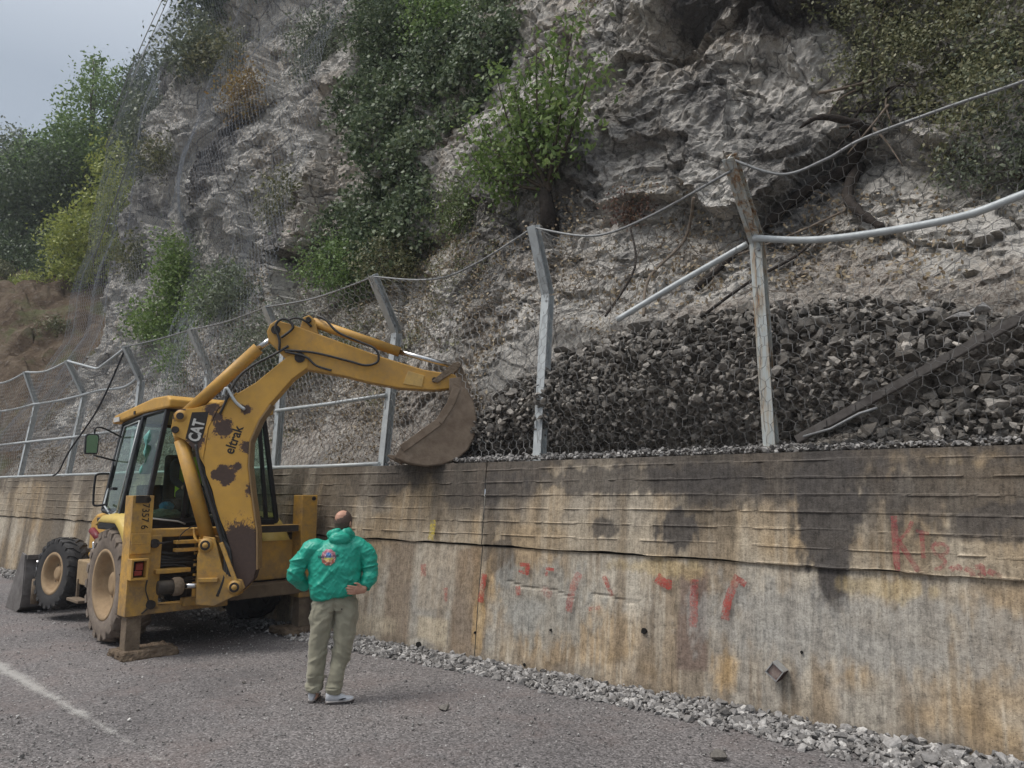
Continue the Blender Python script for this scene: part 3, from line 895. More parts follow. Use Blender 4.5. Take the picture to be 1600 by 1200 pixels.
# slack black cable hanging across the far bay
cb = MB().tube(bez([post_pt(4, 1.95), (-17.9, .25, 3.9), (-19.3, .22, 2.95), (-19.9, .25, 2.5), (-20.5, .33, 2.39)]), 0.02, 6).build('slack_cable', simple('black_cable', (0.03, 0.03, 0.035), None, 20, 0.6))
tag(cb, 'slack black cable hanging slantwise across the far fence bay', 'cable')


# hexagonal netting
def hexnet(w_, h_, S, su, sv, r, twist=1.35, keep=None, jit=0.0, seed=0):
    """S(u,v)->xyz arrays over u 0..su, v 0..sv metres; cells w_ x h_"""
    nu, nv = int(su / w_) + 1, int(sv / (0.75 * h_)) + 1
    I, J = np.meshgrid(np.arange(nu), np.arange(nv)); I = I.ravel(); J = J.ravel()
    cx = (I + 0.5 * (J % 2)) * w_; cy = J * 0.75 * h_
    L0 = np.stack([cx - w_ / 2, cy - h_ * .25], -1); L1 = np.stack([cx - w_ / 2, cy + h_ * .25], -1)
    T = np.stack([cx, cy + h_ / 2], -1); R1 = np.stack([cx + w_ / 2, cy + h_ * .25], -1)
    a = np.concatenate([L0, L1, T]); b = np.concatenate([L1, T, R1])
    rr = np.concatenate([np.full(len(cx), r * twist), np.full(2 * len(cx), r)])
    if jit:
        for q_ in (a, b):
            k = np.round(q_ / (w_ / 4)).astype(np.int64)
            q_[:, 0] += (_h(k[:, 0], k[:, 1], k[:, 0] * 0, seed) - .5) * jit; q_[:, 1] += (_h(k[:, 0], k[:, 1], k[:, 0] * 0, seed + 1) - .5) * jit
    a = np.clip(a, 0, [su, sv]); b = np.clip(b, 0, [su, sv])
    m = np.linalg.norm(a - b, axis=1) > 1e-4
    a, b, rr = a[m], b[m], rr[m]
    if keep is not None:
        k = keep((a + b) / 2); a, b, rr = a[k], b[k], rr[k]
    return wires(S(a), S(b), rr)


def bay_surface(i):
    x0, x1 = POSTS[i][0], POSTS[i + 1][0]; su = x1 - x0
    def S(q):
        u = q[:, 0] / su; v = q[:, 1]
        X = x0 + su * u
        ft = lambda k, j: (POSTS[i][k][j] * (1 - u) + POSTS[i + 1][k][j] * u)
        lo = np.clip(v / 2.05, 0, 1); hi = np.clip((v - 2.05) / 0.92, 0, 1)
        sg = 4 * u * (1 - u) * (sag[i] if i != 9 else 0.08)
        Zb = ft(1, 1) + (ft(2, 1) - ft(1, 1)) * lo + (ft(3, 1) - ft(2, 1) - sg) * hi
        Yb = ft(1, 0) + (ft(2, 0) - ft(1, 0)) * lo + (ft(3, 0) - ft(2, 0)) * hi - 0.03
        bul = 0.10 * np.sin(np.pi * u) * np.sin(np.pi * np.clip(v / 2.97, 0, 1))
        if i >= 8: bul = 0.05 * np.sin(np.pi * u) + 0.24 * np.sin(np.pi * np.clip(lo * 1.1, 0, 1)) * (0.5 + 0.5 * np.sin(np.pi * np.clip(u, 0.0, 1)))
        wob = (fbm(np.stack([X * 1.1, Zb * 1.1, X * 0], -1), 3, 100 + i) - .5)
        return V3(X + wob * 0.06, Yb - bul + wob * 0.22, Zb + wob * 0.05)
    return S, su


for i in range(0, 10):
    S, su = bay_surface(i)
    near = i >= 8
    cw = 0.118 if near else 0.12
    V_, Fc = hexnet(cw, cw * 1.15, S, su, 2.97, 0.0023 if near else 0.0036, 1.5, None, 0.03 if near else 0.015, i)
    o = mobj('mesh_panel', npmesh('mesh_panel', V_, Fc, True), nearwire if near else wirem, fence)
    o.location = -FO

# drape netting hung down the far buttress of the cliff
Ysm = CG[..., 1].copy()
kz, kx = 13, 13
pad = np.pad(Ysm, ((kz, kz), (kx, kx)), 'edge')
Ymin = np.min([pad[kz + a:kz + a + crow, kx + b:kx + b + ccol] for a in range(-kz, kz + 1, 4) for b in range(-kx, kx + 1, 4)], axis=0)
pad = np.pad(Ymin, ((kz, kz), (kx, kx)), 'edge')
Ysm = np.mean([pad[kz + a:kz + a + crow, kx + b:kx + b + ccol] for a in range(-kz, kz + 1, 2) for b in range(-kx, kx + 1, 2)], axis=0)


def drape(q):
    X = -28.7 + q[:, 0]; Zq = 3.2 + q[:, 1]
    X = X - 0.07 * (Zq - 6)
    i = np.clip(np.searchsorted(NXc, np.maximum(X, -26.4 - 0.06 * (Zq - 6))), 1, ccol - 2); j = np.clip(np.searchsorted(NZc, Zq), 1, crow - 2)
    Yq = Ysm[j, i] - 0.06
    fold = (fbm(np.stack([X * 1.4, Zq * 0.12, X * 0], -1), 3, 120) - .5) * 0.5
    return V3(X, Yq + fold * 0.6 - 0.05, Zq)


V_, Fc = hexnet(0.125, 0.16, drape, 14.0, 21.5, 0.0036, 1.4)
dn = mobj('drape_net', npmesh('drape_net', V_, Fc, True), simple('weathered_net_wire', (0.30, 0.32, 0.355), (0.22, 0.24, 0.27), 3, 0.7, 0.2, 0.3, 0))
tag(dn, 'fine grey rockfall netting draped down the left buttress of the cliff', 'netting')
for k, (x0, z0, x1, z1) in enumerate(((-29.2, 24.0, -29.5, 17.0), (-28.8, 23.5, -28.9, 15.0), (-25.6, 23, -27.4, 10))):
    p0 = drape(np.array([[x0 + 28.7 + 0.07 * (z0 - 6), z0 - 3.2]]))[0] - [0, .35, 0]; p1 = drape(np.array([[x1 + 28.7 + 0.07 * (z1 - 6), z1 - 3.2]]))[0] - [0, .15, 0]
    r_ = MB().tube([p0, (np.array(p0) + p1) / 2 - [0, .1, .2], p1], 0.022, 5).build('support_rope', cablem)
    tag(r_, ('outermost', 'middle', 'innermost')[k] + ' steel rope holding the draped netting on the cliff edge', 'rope', 'ropes of the draped netting')

# ------------------------------------------------------------------ stones
def rock_proto(k, n=13, flat=0.75):
    r = random.Random(500 + k); bm = bmesh.new()
    for _ in range(n):
        v = Vector((r.gauss(0, 1), r.gauss(0, 1), r.gauss(0, 1))).normalized() * r.uniform(0.42, 0.56)
        bm.verts.new((v.x, v.y * r.uniform(.8, 1), v.z * flat))
    res = bmesh.ops.convex_hull(bm, input=bm.verts)
    bmesh.ops.delete(bm, geom=[g_ for g_ in res['geom_interior'] if isinstance(g_, bmesh.types.BMVert)], context='VERTS')
    bmesh.ops.triangulate(bm, faces=bm.faces)
    bm.verts.index_update()
    V = np.array([v.co[:] for v in bm.verts]); Fq = np.array([[v.index for v in f.verts] for f in bm.faces])
    bm.free()
    return V, Fq


PROTO = [rock_proto(k) for k in range(14)]


def m_stone(name, dark, light, dustc, amount=0.5):
    m, nt, b = newmat(name, 0.85, spec=0.25)
    co = coord(nt)
    rn = nd(nt, 'ShaderNodeObjectInfo').outputs['Random']
    f = math_(nt, 'FRACT', math_(nt, 'ADD', attr(nt, 'rnd', 'Fac'), rn))
    c = ramp(nt, f, [(0.0, dark), (0.55, tuple((a + b_) / 2 for a, b_ in zip(dark, light))), (0.85, light), (1.0, dustc)])
    geo = nd(nt, 'ShaderNodeNewGeometry').outputs['Position']
    n1 = noise(nt, geo, 28, 5, 0.7)
    c = mix(nt, 1.0, c, ramp(nt, n1, [(0.3, 0.6), (0.5, 1.0), (0.7, 1.35)]), 'MULTIPLY')
    nt.links.new(c, b.inputs['Base Color'])
    nt.links.new(bump(nt, noise(nt, geo, 70, 4, 0.65), 0.7, 0.012), b.inputs['Normal'])
    return m


MRUB = m_stone('rubble_stone', (0.085, 0.075, 0.064), (0.255, 0.235, 0.21), (0.42, 0.385, 0.34))
MGRV = m_stone('pale_gravel', (0.13, 0.122, 0.115), (0.36, 0.345, 0.33), (0.52, 0.50, 0.47))
PMESH = {}


def proto_mesh(k, mat):
    key = (k, mat.name)
    if key not in PMESH:
        me = npmesh('stone', PROTO[k][0], PROTO[k][1]); me.materials.append(mat); PMESH[key] = me
    return PMESH[key]


def stone_pile(root, pts, size, mat, nparts, fillname, score=None):
    """the stones that show largest become single parts, the rest one 'stuff' part"""
    n = len(pts); O_ = Vector(root.location)
    rots = [Matrix.Rotation(random.uniform(0, 6.28), 3, 'Z') @ Matrix.Rotation(random.uniform(-.9, .9), 3, 'X') @ Matrix.Rotation(random.uniform(-.9, .9), 3, 'Y') for _ in range(n)]
    sc3 = np.stack([size * RNG.uniform(.85, 1.3, n), size * RNG.uniform(.75, 1.15, n), size * RNG.uniform(.7, 1.05, n)], -1)
    order = np.argsort(-(size if score is None else score))
    parts = set(order[:nparts].tolist())
    Vs, Fs, Rs = [], [], []; nb = 0
    for i in range(n):
        k = random.randrange(len(PROTO))
        if i in parts:
            o = bpy.data.objects.new('stone', proto_mesh(k, mat)); link(o, root)
            o.matrix_local = Matrix.Translation(Vector(pts[i]) - O_) @ rots[i].to_4x4() @ Matrix.Diagonal((*sc3[i], 1))
        else:
            V = (PROTO[k][0] * sc3[i]) @ np.array(rots[i]).T + pts[i] - np.array(O_)
            Vs.append(V); Fs.append(PROTO[k][1] + nb); Rs.append(np.full(len(V), random.random())); nb += len(V)
    o = mobj(fillname, npmesh(fillname, np.concatenate(Vs), np.concatenate(Fs), False, None, np.concatenate(Rs)), mat, root)
    o['kind'] = 'stuff'


# main rubble heap leaning on the netting
def heap_top(x): return np.interp(x, [-7.3, -6.9, -6.46, -6.1, -5.5, -5.1, -4.6, -3.6, -2.75, -1.9, -1.26, -0.6, 1.0], [2.42, 2.9, 3.35, 3.6, 3.8, 3.9, 3.98, 4.03, 4.02, 3.95, 3.78, 3.55, 3.45])
def heap_front(x, z):
    k = np.clip((z - 2.36) / np.maximum(heap_top(x) - 2.36, .1), 0, 1)
    return 0.92 - 0.54 * np.sin(np.pi * np.clip(k * 0.9 + 0.08, 0, 1)) + 0.12 * np.maximum(k - 0.8, 0) / 0.2


hr = empty('rubble_heap', (-3.5, 0.8, 2.36))
tag(hr, 'tall dark rubble heap bulging against the fence mesh by the leaning post', 'rubble heap')
n = 8800
xs = RNG.uniform(-7.2, 1.0, n); kk = RNG.uniform(0, 1, n) ** 0.9
zs = 2.36 + kk * (heap_top(xs) - 2.36)
lay = RNG.uniform(0, 1, n)
ysz = heap_front(xs, zs) + 0.05 + lay * 0.28
szz = np.clip(RNG.lognormal(-2.62, 0.36, n), 0.04, 0.2) * (0.75 + 0.5 * kk)
zl = 2.52 + (xs + 2.29) * 0.49
keep = ~((xs > -2.3) & (zs < zl - 0.02))
P_ = V3(xs, ysz, zs)[keep]; S_ = szz[keep]
stone_pile(hr, P_, S_, MRUB, 300, 'rubble_fill', S_ - lay[keep] * 0.12)
# a few large blocks on the crest
for (x, y, z, s) in ((-1.25, .75, 3.62, .17), (-1.0, .7, 3.52, .19), (-0.85, .8, 3.6, .18), (-5.35, .85, 3.78, .26), (-4.3, .95, 3.98, .30), (-2.9, 1.0, 4.0, .22)):
    o = bpy.data.objects.new('stone', proto_mesh(random.randrange(14), MGRV if x > -2 else MRUB)); link(o, hr)
    o.matrix_local = Matrix.Translation(Vector((x, y, z)) - Vector(hr.location)) @ Matrix.Rotation(x * 3, 4, 'Z') @ Matrix.Diagonal((s * 1.2, s, s * .8, 1))

hr2 = empty('rubble_heap', (-0.6, 0.5, 2.36))
tag(hr2, 'lower grey rubble heap spilling under the fallen steel beam at the right', 'rubble heap')
n = 1900
xs = RNG.uniform(-2.4, 1.2, n); kk = RNG.uniform(0, 1, n)
top2 = np.interp(xs, [-2.4, -1.6, -0.6, 1.2], [2.42, 2.72, 3.22, 3.75])
zs = 2.36 + kk * (top2 - 2.36)
ysz = 0.38 + 0.35 * kk ** 1.5 + RNG.uniform(0, .2, n)
szz = np.clip(RNG.lognormal(-2.4, 0.36, n), 0.04, 0.22)
stone_pile(hr2, V3(xs, ysz, zs), szz, MRUB, 220, 'rubble_fill', szz - (ysz - .38) * .2)

# small spill along the wall head
sp = empty('gravel_spill', (-3, 0.4, 2.36))
tag(sp, 'thin spill of small pale gravel along the wall head', 'gravel')
n = 3000
xs = np.concatenate([RNG.uniform(-7.6, 1.2, 2400), RNG.normal(-7.3, .35, 600)])
ysz = RNG.uniform(0.26, 0.52, n); zs = 2.375 + RNG.uniform(0, .05, n) + np.maximum(ysz - .4, 0) * .4 + 0.06 * np.exp(-((xs + 7.3) / .4) ** 2)
stone_pile(sp, V3(xs, ysz, zs), np.clip(RNG.lognormal(-3.35, .35, n), .018, .08), MGRV, 60, 'gravel_fill')

# gravel bank along the foot of the wall
gr = empty('gravel_bank', (-6, -0.3, 0))
tag(gr, 'low bank of pale crushed gravel along the foot of the wall', 'gravel')
n = 9500
xs = np.concatenate([RNG.uniform(-24, -9, 2600), RNG.uniform(-9, 1.6, 6900)])
wd = np.interp(xs, [-24, -9, -6, -3, -1, 1.6], [0.55, 0.62, 0.52, 0.55, 0.72, 0.8]) * (0.75 + 0.5 * fbm(V3(xs * 1.3, xs * 0, xs * 0), 3, 140))
q_ = RNG.beta(1.15, 1.7, n)
ysz = 0.02 - q_ * wd
hh = np.interp(xs, [-24, -9, -6, -3, -1, 1.6], [0.06, 0.07, 0.07, 0.09, 0.09, 0.08])
zs = hh * (1 - q_) ** 1.2 * RNG.uniform(.25, 1.0, n) + 0.012
szz = np.clip(RNG.lognormal(-2.95, .38, n), .022, .15) * np.interp(xs, [-24, -9, -5, 1], [1.1, .9, .95, 1.15])
stone_pile(gr, V3(xs, ysz, zs), szz, MGRV, 300, 'gravel_fill', szz * (1 + .08 * xs))
for (x, y, s, z) in ((-1.55, -0.2, .17, .1), (-1.28, -0.34, .13, .08), (-4.42, -0.28, .12, .07), (-2.9, -.22, .12, .09)):
    o = bpy.data.objects.new('stone', proto_mesh(random.randrange(14), MGRV)); link(o, gr)
    o.matrix_local = Matrix.Translation(Vector((x, y, z)) - Vector(gr.location)) @ Matrix.Rotation(x * 5, 4, 'Z') @ Matrix.Diagonal((s * 1.1, s, s * .85, 1))

# loose chips on the asphalt
n = 17000
xs = np.concatenate([RNG.uniform(-17, -0.8, 9000), RNG.uniform(-14, -3.5, 8000)]); ysz = np.concatenate([-0.55 - RNG.beta(.9, 1.6, 9000) * 4.6, -4.05 - RNG.uniform(0, 1, 8000) ** .8 * 1.6])
szz = np.clip(RNG.lognormal(-4.35, .4, n), .007, .05)
Vs, Fs, Rs = [], [], []; nb = 0
for i in range(n):
    V, Fq = PROTO[i % 14]
    a_ = RNG.uniform(0, 6.28); c_, s_ = math.cos(a_), math.sin(a_)
    W = V * szz[i] * RNG.uniform(.7, 1.3, 3); W = np.stack([W[:, 0] * c_ - W[:, 1] * s_, W[:, 0] * s_ + W[:, 1] * c_, W[:, 2]], -1)
    Vs.append(W + [xs[i], ysz[i], szz[i] * .25 + 0.004]); Fs.append(Fq + nb); Rs.append(np.full(len(V), RNG.uniform(0, 1))); nb += len(V)
ch = mobj('loose_chippings', npmesh('loose_chippings', np.concatenate(Vs), np.concatenate(Fs), False, None, np.concatenate(Rs)), MGRV)
tag(ch, 'loose stone chippings strewn over the asphalt', 'chippings', kind='stuff')
for k, (x, y, s, lb) in enumerate(((-5.05, -1.55, .11, 'fist-sized dark stone lying alone on the asphalt right of the man'), (-2.55, -1.15, .13, 'flat dark stone on the asphalt just outside the gravel bank'),
                                   (-7.35, -2.2, .05, 'small black lump on the asphalt left of the man'), (-6.9, -1.5, .05, 'small pale stone on the road behind the man'))):
    o = bpy.data.objects.new('road_stone', proto_mesh(k + 3, MRUB)); link(o)
    o.location = (x, y, s * .3); o.scale = (s * 1.2, s, s * .8); o.rotation_euler = (0, 0, k)
    tag(o, lb, 'stone', 'single stones lying on the road')

# ------------------------------------------------------------------ plants
def leafmesh(name, P, L, rnd=None, up=0.0, out=None, aspect=0.5, droop=0.25):
    """rhombic leaves with a bent midrib: P positions (n,3), L lengths (n,)"""
    n = len(P)
    d = RNG.normal(size=(n, 3)); d[:, 2] -= droop
    if out is not None: d = d + out * 0.6
    d /= np.linalg.norm(d, axis=1, keepdims=True)
    nn = RNG.normal(size=(n, 3)) * 0.8; nn[:, 2] += up
    if out is not None: nn = nn + out * 1.0
    s = np.cross(d, nn); s /= np.linalg.norm(s, axis=1, keepdims=True) + 1e-9
    t = np.cross(s, d)
    L = L[:, None]
    w_ = L * aspect * 0.5
    V = np.stack([P, P + d * L * .45 + s * w_ - t * L * .06, P + d * L - t * L * .12, P + d * L * .45 - s * w_ - t * L * .06], 1).reshape(-1, 3)
    b = (np.arange(n) * 4)[:, None]
    F = np.concatenate([b + np.array([[0, 1, 2]]), b + np.array([[0, 2, 3]])])
    r = RNG.uniform(0, 1, n) if rnd is None else rnd
    return npmesh(name, V, F, False, None, np.repeat(r, 4))


def m_leaf(name, stops, trans=0.25, rough=0.5):
    m, nt, b = newmat(name, rough, spec=0.35)
    geo = nd(nt, 'ShaderNodeNewGeometry').outputs['Position']
    f = math_(nt, 'ADD', math_(nt, 'MULTIPLY', attr(nt, 'rnd', 'Fac'), 0.65), math_(nt, 'MULTIPLY', noise(nt, geo, 1.3, 3, 0.6), 0.5))
    c = ramp(nt, f, stops)
    nt.links.new(c, b.inputs['Base Color'])
    tr = nd(nt, 'ShaderNodeBsdfTranslucent', None, {0: c}).outputs[0]
    nt.links.new(nd(nt, 'ShaderNodeMixShader', None, {0: trans, 1: b.outputs[0], 2: tr}).outputs[0], nt.nodes['Material Output'].inputs[0])
    return m


L_IVY = m_leaf('ivy_leaf', [(0.1, (0.04, 0.062, 0.034)), (0.45, (0.08, 0.115, 0.058)), (0.75, (0.135, 0.175, 0.09)), (0.95, (0.22, 0.25, 0.15))])
L_SHR = m_leaf('shrub_leaf', [(0.1, (0.06, 0.09, 0.036)), (0.5, (0.115, 0.155, 0.062)), (0.8, (0.18, 0.22, 0.095)), (0.98, (0.26, 0.285, 0.15))], 0.3)
L_FIG = m_leaf('fresh_green_leaf', [(0.1, (0.075, 0.125, 0.035)), (0.5, (0.14, 0.215, 0.06)), (0.8, (0.205, 0.285, 0.09)), (0.98, (0.28, 0.33, 0.14))], 0.35)
L_OLV = m_leaf('olive_leaf', [(0.1, (0.06, 0.07, 0.035)), (0.45, (0.12, 0.13, 0.065)), (0.75, (0.19, 0.19, 0.10)), (0.95, (0.28, 0.26, 0.15))])
L_DRK = m_leaf('dark_oak_leaf', [(0.1, (0.035, 0.055, 0.03)), (0.5, (0.07, 0.10, 0.048)), (0.9, (0.12, 0.16, 0.078))])
L_MID = m_leaf('tree_leaf', [(0.1, (0.08, 0.135, 0.045)), (0.5, (0.14, 0.22, 0.07)), (0.9, (0.23, 0.31, 0.11))])
L_YEL = m_leaf('yellowing_leaf', [(0.1, (0.12, 0.16, 0.035)), (0.5, (0.24, 0.285, 0.06)), (0.9, (0.40, 0.42, 0.11))], 0.3)
L_TAN = m_leaf('dry_leaf', [(0.1, (0.12, 0.085, 0.05)), (0.5, (0.22, 0.165, 0.10)), (0.9, (0.36, 0.30, 0.20))], 0.15)
L_RED = m_leaf('withered_red_leaf', [(0.1, (0.06, 0.032, 0.024)), (0.5, (0.13, 0.07, 0.05)), (0.9, (0.22, 0.14, 0.095))], 0.15)
L_GRY = m_leaf('grey_green_leaf', [(0.1, (0.075, 0.09, 0.065)), (0.5, (0.13, 0.155, 0.105)), (0.9, (0.20, 0.225, 0.15))])
L_RUS = m_leaf('rusty_leaf', [(0.1, (0.14, 0.10, 0.03)), (0.5, (0.24, 0.15, 0.05)), (0.9, (0.30, 0.24, 0.09))])
BARK = simple('bark', (0.10, 0.08, 0.06), (0.05, 0.04, 0.032), 14, 0.9, 0, 0.2, 0.8, 40, 0.02)
TWIG = simple('dry_twig', (0.20, 0.165, 0.13), (0.11, 0.085, 0.065), 8, 0.9, 0, 0.2, 0)
DEADW = simple('dead_wood', (0.055, 0.045, 0.038), (0.022, 0.018, 0.016), 9, 0.9, 0, 0.2, 1.0, 30, 0.03)


def inpoly(x, z, poly):
    c = np.zeros(len(x), bool); n = len(poly)
    for i in range(n):
        (x0, z0), (x1, z1) = poly[i], poly[(i + 1) % n]
        m = ((z0 > z) != (z1 > z)) & (x < (x1 - x0) * (z - z0) / (z1 - z0 + 1e-12) + x0)
        c ^= m
    return c


def polysample(poly, n, seed, lo=0.38, hi=0.55, fs=0.9):
    a = np.array(poly); x = RNG.uniform(a[:, 0].min() - .6, a[:, 0].max() + .6, n); z = RNG.uniform(a[:, 1].min() - .6, a[:, 1].max() + .6, n)
    jx = x + (fbm(V3(x * .8, z * .8, x * 0), 3, seed) - .5) * 2.2; jz = z + (fbm(V3(x * .8, z * .8, x * 0 + 5), 3, seed) - .5) * 2.2
    k = inpoly(jx, jz, poly)
    f = fbm(V3(x * fs, z * fs, x * 0), 4, seed + 1)
    k &= RNG.uniform(lo, hi, n) < f
    return x[k], z[k], f[k]


def cover(poly, n, seed, size, mat, name, depth=0.4, lo=0.38, hi=0.55, parent=None, fs=0.9, aspect=0.75):
    x, z, f = polysample(poly, n, seed, lo, hi, fs)
    p, nr = cliff_at(x, z)
    nr = nr + np.array([0, -0.4, 0.15]); nr /= np.linalg.norm(nr, axis=1, keepdims=True)
    # billowing clumps: the depth over the rock follows a noise of its own
    bil = sstep(0.35, 0.75, fbm(V3(x * 1.7, z * 1.7, x * 0), 3, seed + 3))
    off = 0.03 + depth * (bil * 0.9 + 0.1) * RNG.uniform(.35, 1, len(x))
    P = p + nr * off[:, None] + RNG.normal(0, .05, (len(x), 3))
    me = leafmesh(name, P, size * RNG.uniform(.6, 1.3, len(x)), np.clip(RNG.uniform(0, 1, len(x)), 0, 1), 0.5, nr, aspect)
    return mobj(name, me, mat, parent)


IVYP = [(-15.91, 16.32), (-8.75, 12.52), (-8.6, 11.25), (-9.24, 10.55), (-9.59, 9.71), (-9.9, 8.72), (-10.01, 7.69), (-10.12, 6.7), (-11.14, 6.33), (-13.66, 6.18), (-15.39, 7.33), (-14.58, 8.56), (-13.05, 9.02), (-12.92, 10.04), (-14.09, 11.78), (-14.36, 13.74)]
iv = cover(IVYP, 110000, 200, 0.105, L_IVY, 'ivy', 0.65, 0.22, 0.45)
tag(iv, 'dense dark green ivy covering the middle of the cliff', 'ivy', kind='stuff')
RP = [(-2.84, 9.7), (1.5, 9.6), (2.5, 5.4), (-0.59, 5.4), (-1.2, 5.7), (-2.06, 6.5), (-2.6, 7.3), (-2.46, 7.9), (-2.3, 8.4)]
rv = cover(RP, 105000, 210, 0.058, L_OLV, 'hanging_scrub', 0.8, 0.32, 0.54, None, 1.3, 0.55)
tag(rv, 'brownish green scrub hanging over the cliff at the upper right', 'scrub', kind='stuff')
rv2 = cover([(-1.9, 6.2), (-0.3, 7.4), (1.5, 7.4), (2.0, 5.2), (-0.6, 4.9)], 26000, 214, 0.075, L_GRY, 'trailing_creeper', 0.7, 0.42, 0.6, None, 1.6, 0.45)
tag(rv2, 'pale grey green creeper trailing behind the right fence mesh', 'creeper', kind='stuff')
DRYP = [(-15.5, 6.8), (-10.12, 7.0), (-7.5, 6.6), (-3.0, 5.6), (1.5, 5.0), (1.5, 4.2), (-7.0, 4.0), (-7.0, 2.7), (-28, 2.7), (-28, 5.5), (-20, 5.0)]
dl = cover(DRYP, 60000, 220, 0.06, L_TAN, 'leaf_litter', 0.14, 0.36, 0.60, None, 1.4, 0.6)
tag(dl, 'dry tan leaves and grass on the slope behind the fence', 'leaf litter', kind='stuff')
gl = cover([(-15.5, 7.2), (-7.4, 6.8), (-7.4, 3.6), (-15.5, 3.2)], 26000, 225, 0.06, L_OLV, 'ground_creeper', 0.2, 0.46, 0.64, None, 1.1, 0.6)
tag(gl, 'patchy olive creeper on the slope behind the fence', 'creeper', kind='stuff')
# dry vines: tangles of bare twigs
x, z, f = polysample(DRYP, 5200, 230, 0.38, 0.6, 0.8)
p, nr = cliff_at(x, z)
A = p + nr * 0.04 + RNG.normal(0, .03, p.shape)
dirv = RNG.normal(size=A.shape) * np.array([1, .35, .8]); dirv += nr * 0.35; dirv /= np.linalg.norm(dirv, axis=1, keepdims=True)
segs0, segs1, rr = [], [], []
cur = A
for k in range(4):
    nxt = cur + dirv * RNG.uniform(.08, .2, (len(cur), 1)); segs0.append(cur); segs1.append(nxt); rr.append(np.full(len(cur), 0.005 - 0.0008 * k))
    cur = nxt; dirv = dirv + RNG.normal(0, .35, dirv.shape) + np.array([0, 0, -.05]); dirv /= np.linalg.norm(dirv, axis=1, keepdims=True)
V_, Fc = wires(np.concatenate(segs0), np.concatenate(segs1), np.concatenate(rr))
vt = mobj('dry_vines', npmesh('dry_vines', V_, Fc, True), TWIG)
tag(vt, 'tangled bare dry vines on the slope behind the fence', 'vines', kind='stuff')


def clumps(ells, n, per, spread, hollow=0.45):
    """leaf positions gathered in clumps through the volume of a set of ellipsoids"""
    out = []
    vol = np.array([e_[3] * e_[4] * e_[5] for e_ in ells]) ** 0.7; vol /= vol.sum()
    for e_, f in zip(ells, vol):
        m = max(int(n * f / per), 3)
        d = RNG.normal(size=(m, 3)); d /= np.linalg.norm(d, axis=1, keepdims=True)
        r = hollow + (1 - hollow) * RNG.uniform(0, 1, (m, 1)) ** 0.6
        lump = 0.75 + 0.5 * fbm(d * 2.2 + e_[0], 3, int(abs(e_[0]) * 10) % 97)[:, None]
        c = np.array(e_[:3]) + d * r * lump * np.array(e_[3:6])
        k = RNG.uniform(.5, 1.5, m)
        P = np.repeat(c, per, 0) + RNG.normal(0, 1, (m * per, 3)) * spread * np.repeat(k, per)[:, None]
        out.append(P)
    return np.concatenate(out)


def limbs(base, ells, r0, nl, seed):
    rg = random.Random(seed); mb = MB(); b = Vector(base)
    for k in range(nl):
        e_ = ells[k % len(ells)]
        tgt = Vector(e_[:3]) + Vector((rg.uniform(-.6, .6) * e_[3], rg.uniform(-.6, .6) * e_[4], rg.uniform(-.3, .7) * e_[5]))
        mid = b.lerp(tgt, .45) + Vector((rg.uniform(-.2, .2), rg.uniform(-.2, .2), rg.uniform(0, .3))) * e_[3] * .4
        pts = bez([b + Vector((rg.uniform(-.5, .5) * r0, rg.uniform(-.5, .5) * r0, -.1)), mid, tgt], 5)
        rs = [r0 * (1 - .85 * i / (len(pts) - 1)) * (1 if k == 0 else .7) for i in range(len(pts))]
        mb.tube(pts, rs, 6)
    return mb


def plant(name, label, cat, base, ells, n, per, spread, leaf, mat, r0, nl, group=None, aspect=0.5, hollow=0.45, trunk='trunk', crown='crown', droop=.25):
    o = empty(name, base); B = np.array(base)
    tag(o, label, cat, group)
    limbs(base, ells, r0, nl, int(abs(base[0] * 100))).build(trunk, BARK, o, 0, Matrix.Translation(-Vector(base)))
    P = clumps(ells, n, per, spread, hollow)
    me = leafmesh(crown, P - B, leaf * RNG.uniform(.6, 1.35, len(P)), None, 0.6, None, aspect, droop)
    mobj(crown, me, mat, o)
    return o


G1 = 'trees on the slope left of the cliff'
hz = lambda x, y: float(hill_z(x, y)) + 0.2
plant('broadleaf_tree', 'tallest mid green tree with a pointed top left of the cliff', 'tree', (-46.6, 10.2, hz(-46.6, 10.2)), [(-46.8, 10.7, 24.0, 3.4, 3.0, 3.8), (-47.6, 9.6, 21.6, 3.0, 2.6, 2.8), (-48.2, 10.3, 27.6, 0.7, 0.7, 2.2), (-45.3, 11.0, 21.5, 2.2, 2.2, 3)], 20000, 26, .34, .24, L_MID, .22, 9, G1)
plant('broadleaf_tree', 'dark rounded tree beside the upper edge of the cliff', 'tree', (-44.0, 12.0, hz(-44, 12)), [(-44.4, 12.1, 26.4, 1.7, 1.7, 2.3), (-43.2, 11.5, 22.8, 2.0, 2.0, 3.0)], 9000, 24, .3, .24, L_DRK, .18, 5, G1)
plant('broadleaf_tree', 'bright yellow green small tree against the left edge of the cliff', 'tree', (-36.9, 7.2, hz(-36.9, 7.2)), [(-37.3, 7.1, 14.0, 1.9, 1.8, 2.6), (-38.9, 6.7, 13.6, 1.5, 1.5, 2.0), (-36.6, 7.7, 17.2, 1.3, 1.3, 2.3), (-35.6, 7.5, 14.6, 1.0, 1.0, 2.6)], 13000, 22, .26, .19, L_YEL, .1, 8, G1)
plant('broadleaf_tree', 'broad dark oak at the left edge below the grey crown', 'tree', (-48.8, 7.6, hz(-48.8, 7.6)), [(-49.5, 7.2, 18.4, 3.2, 2.4, 2.6), (-47.0, 7.6, 19.4, 2.6, 2.4, 2.6), (-47.5, 7.3, 16.2, 3.0, 2.0, 2.0), (-52, 7.0, 17, 3, 2.4, 3)], 20000, 26, .34, .24, L_DRK, .2, 8, G1)
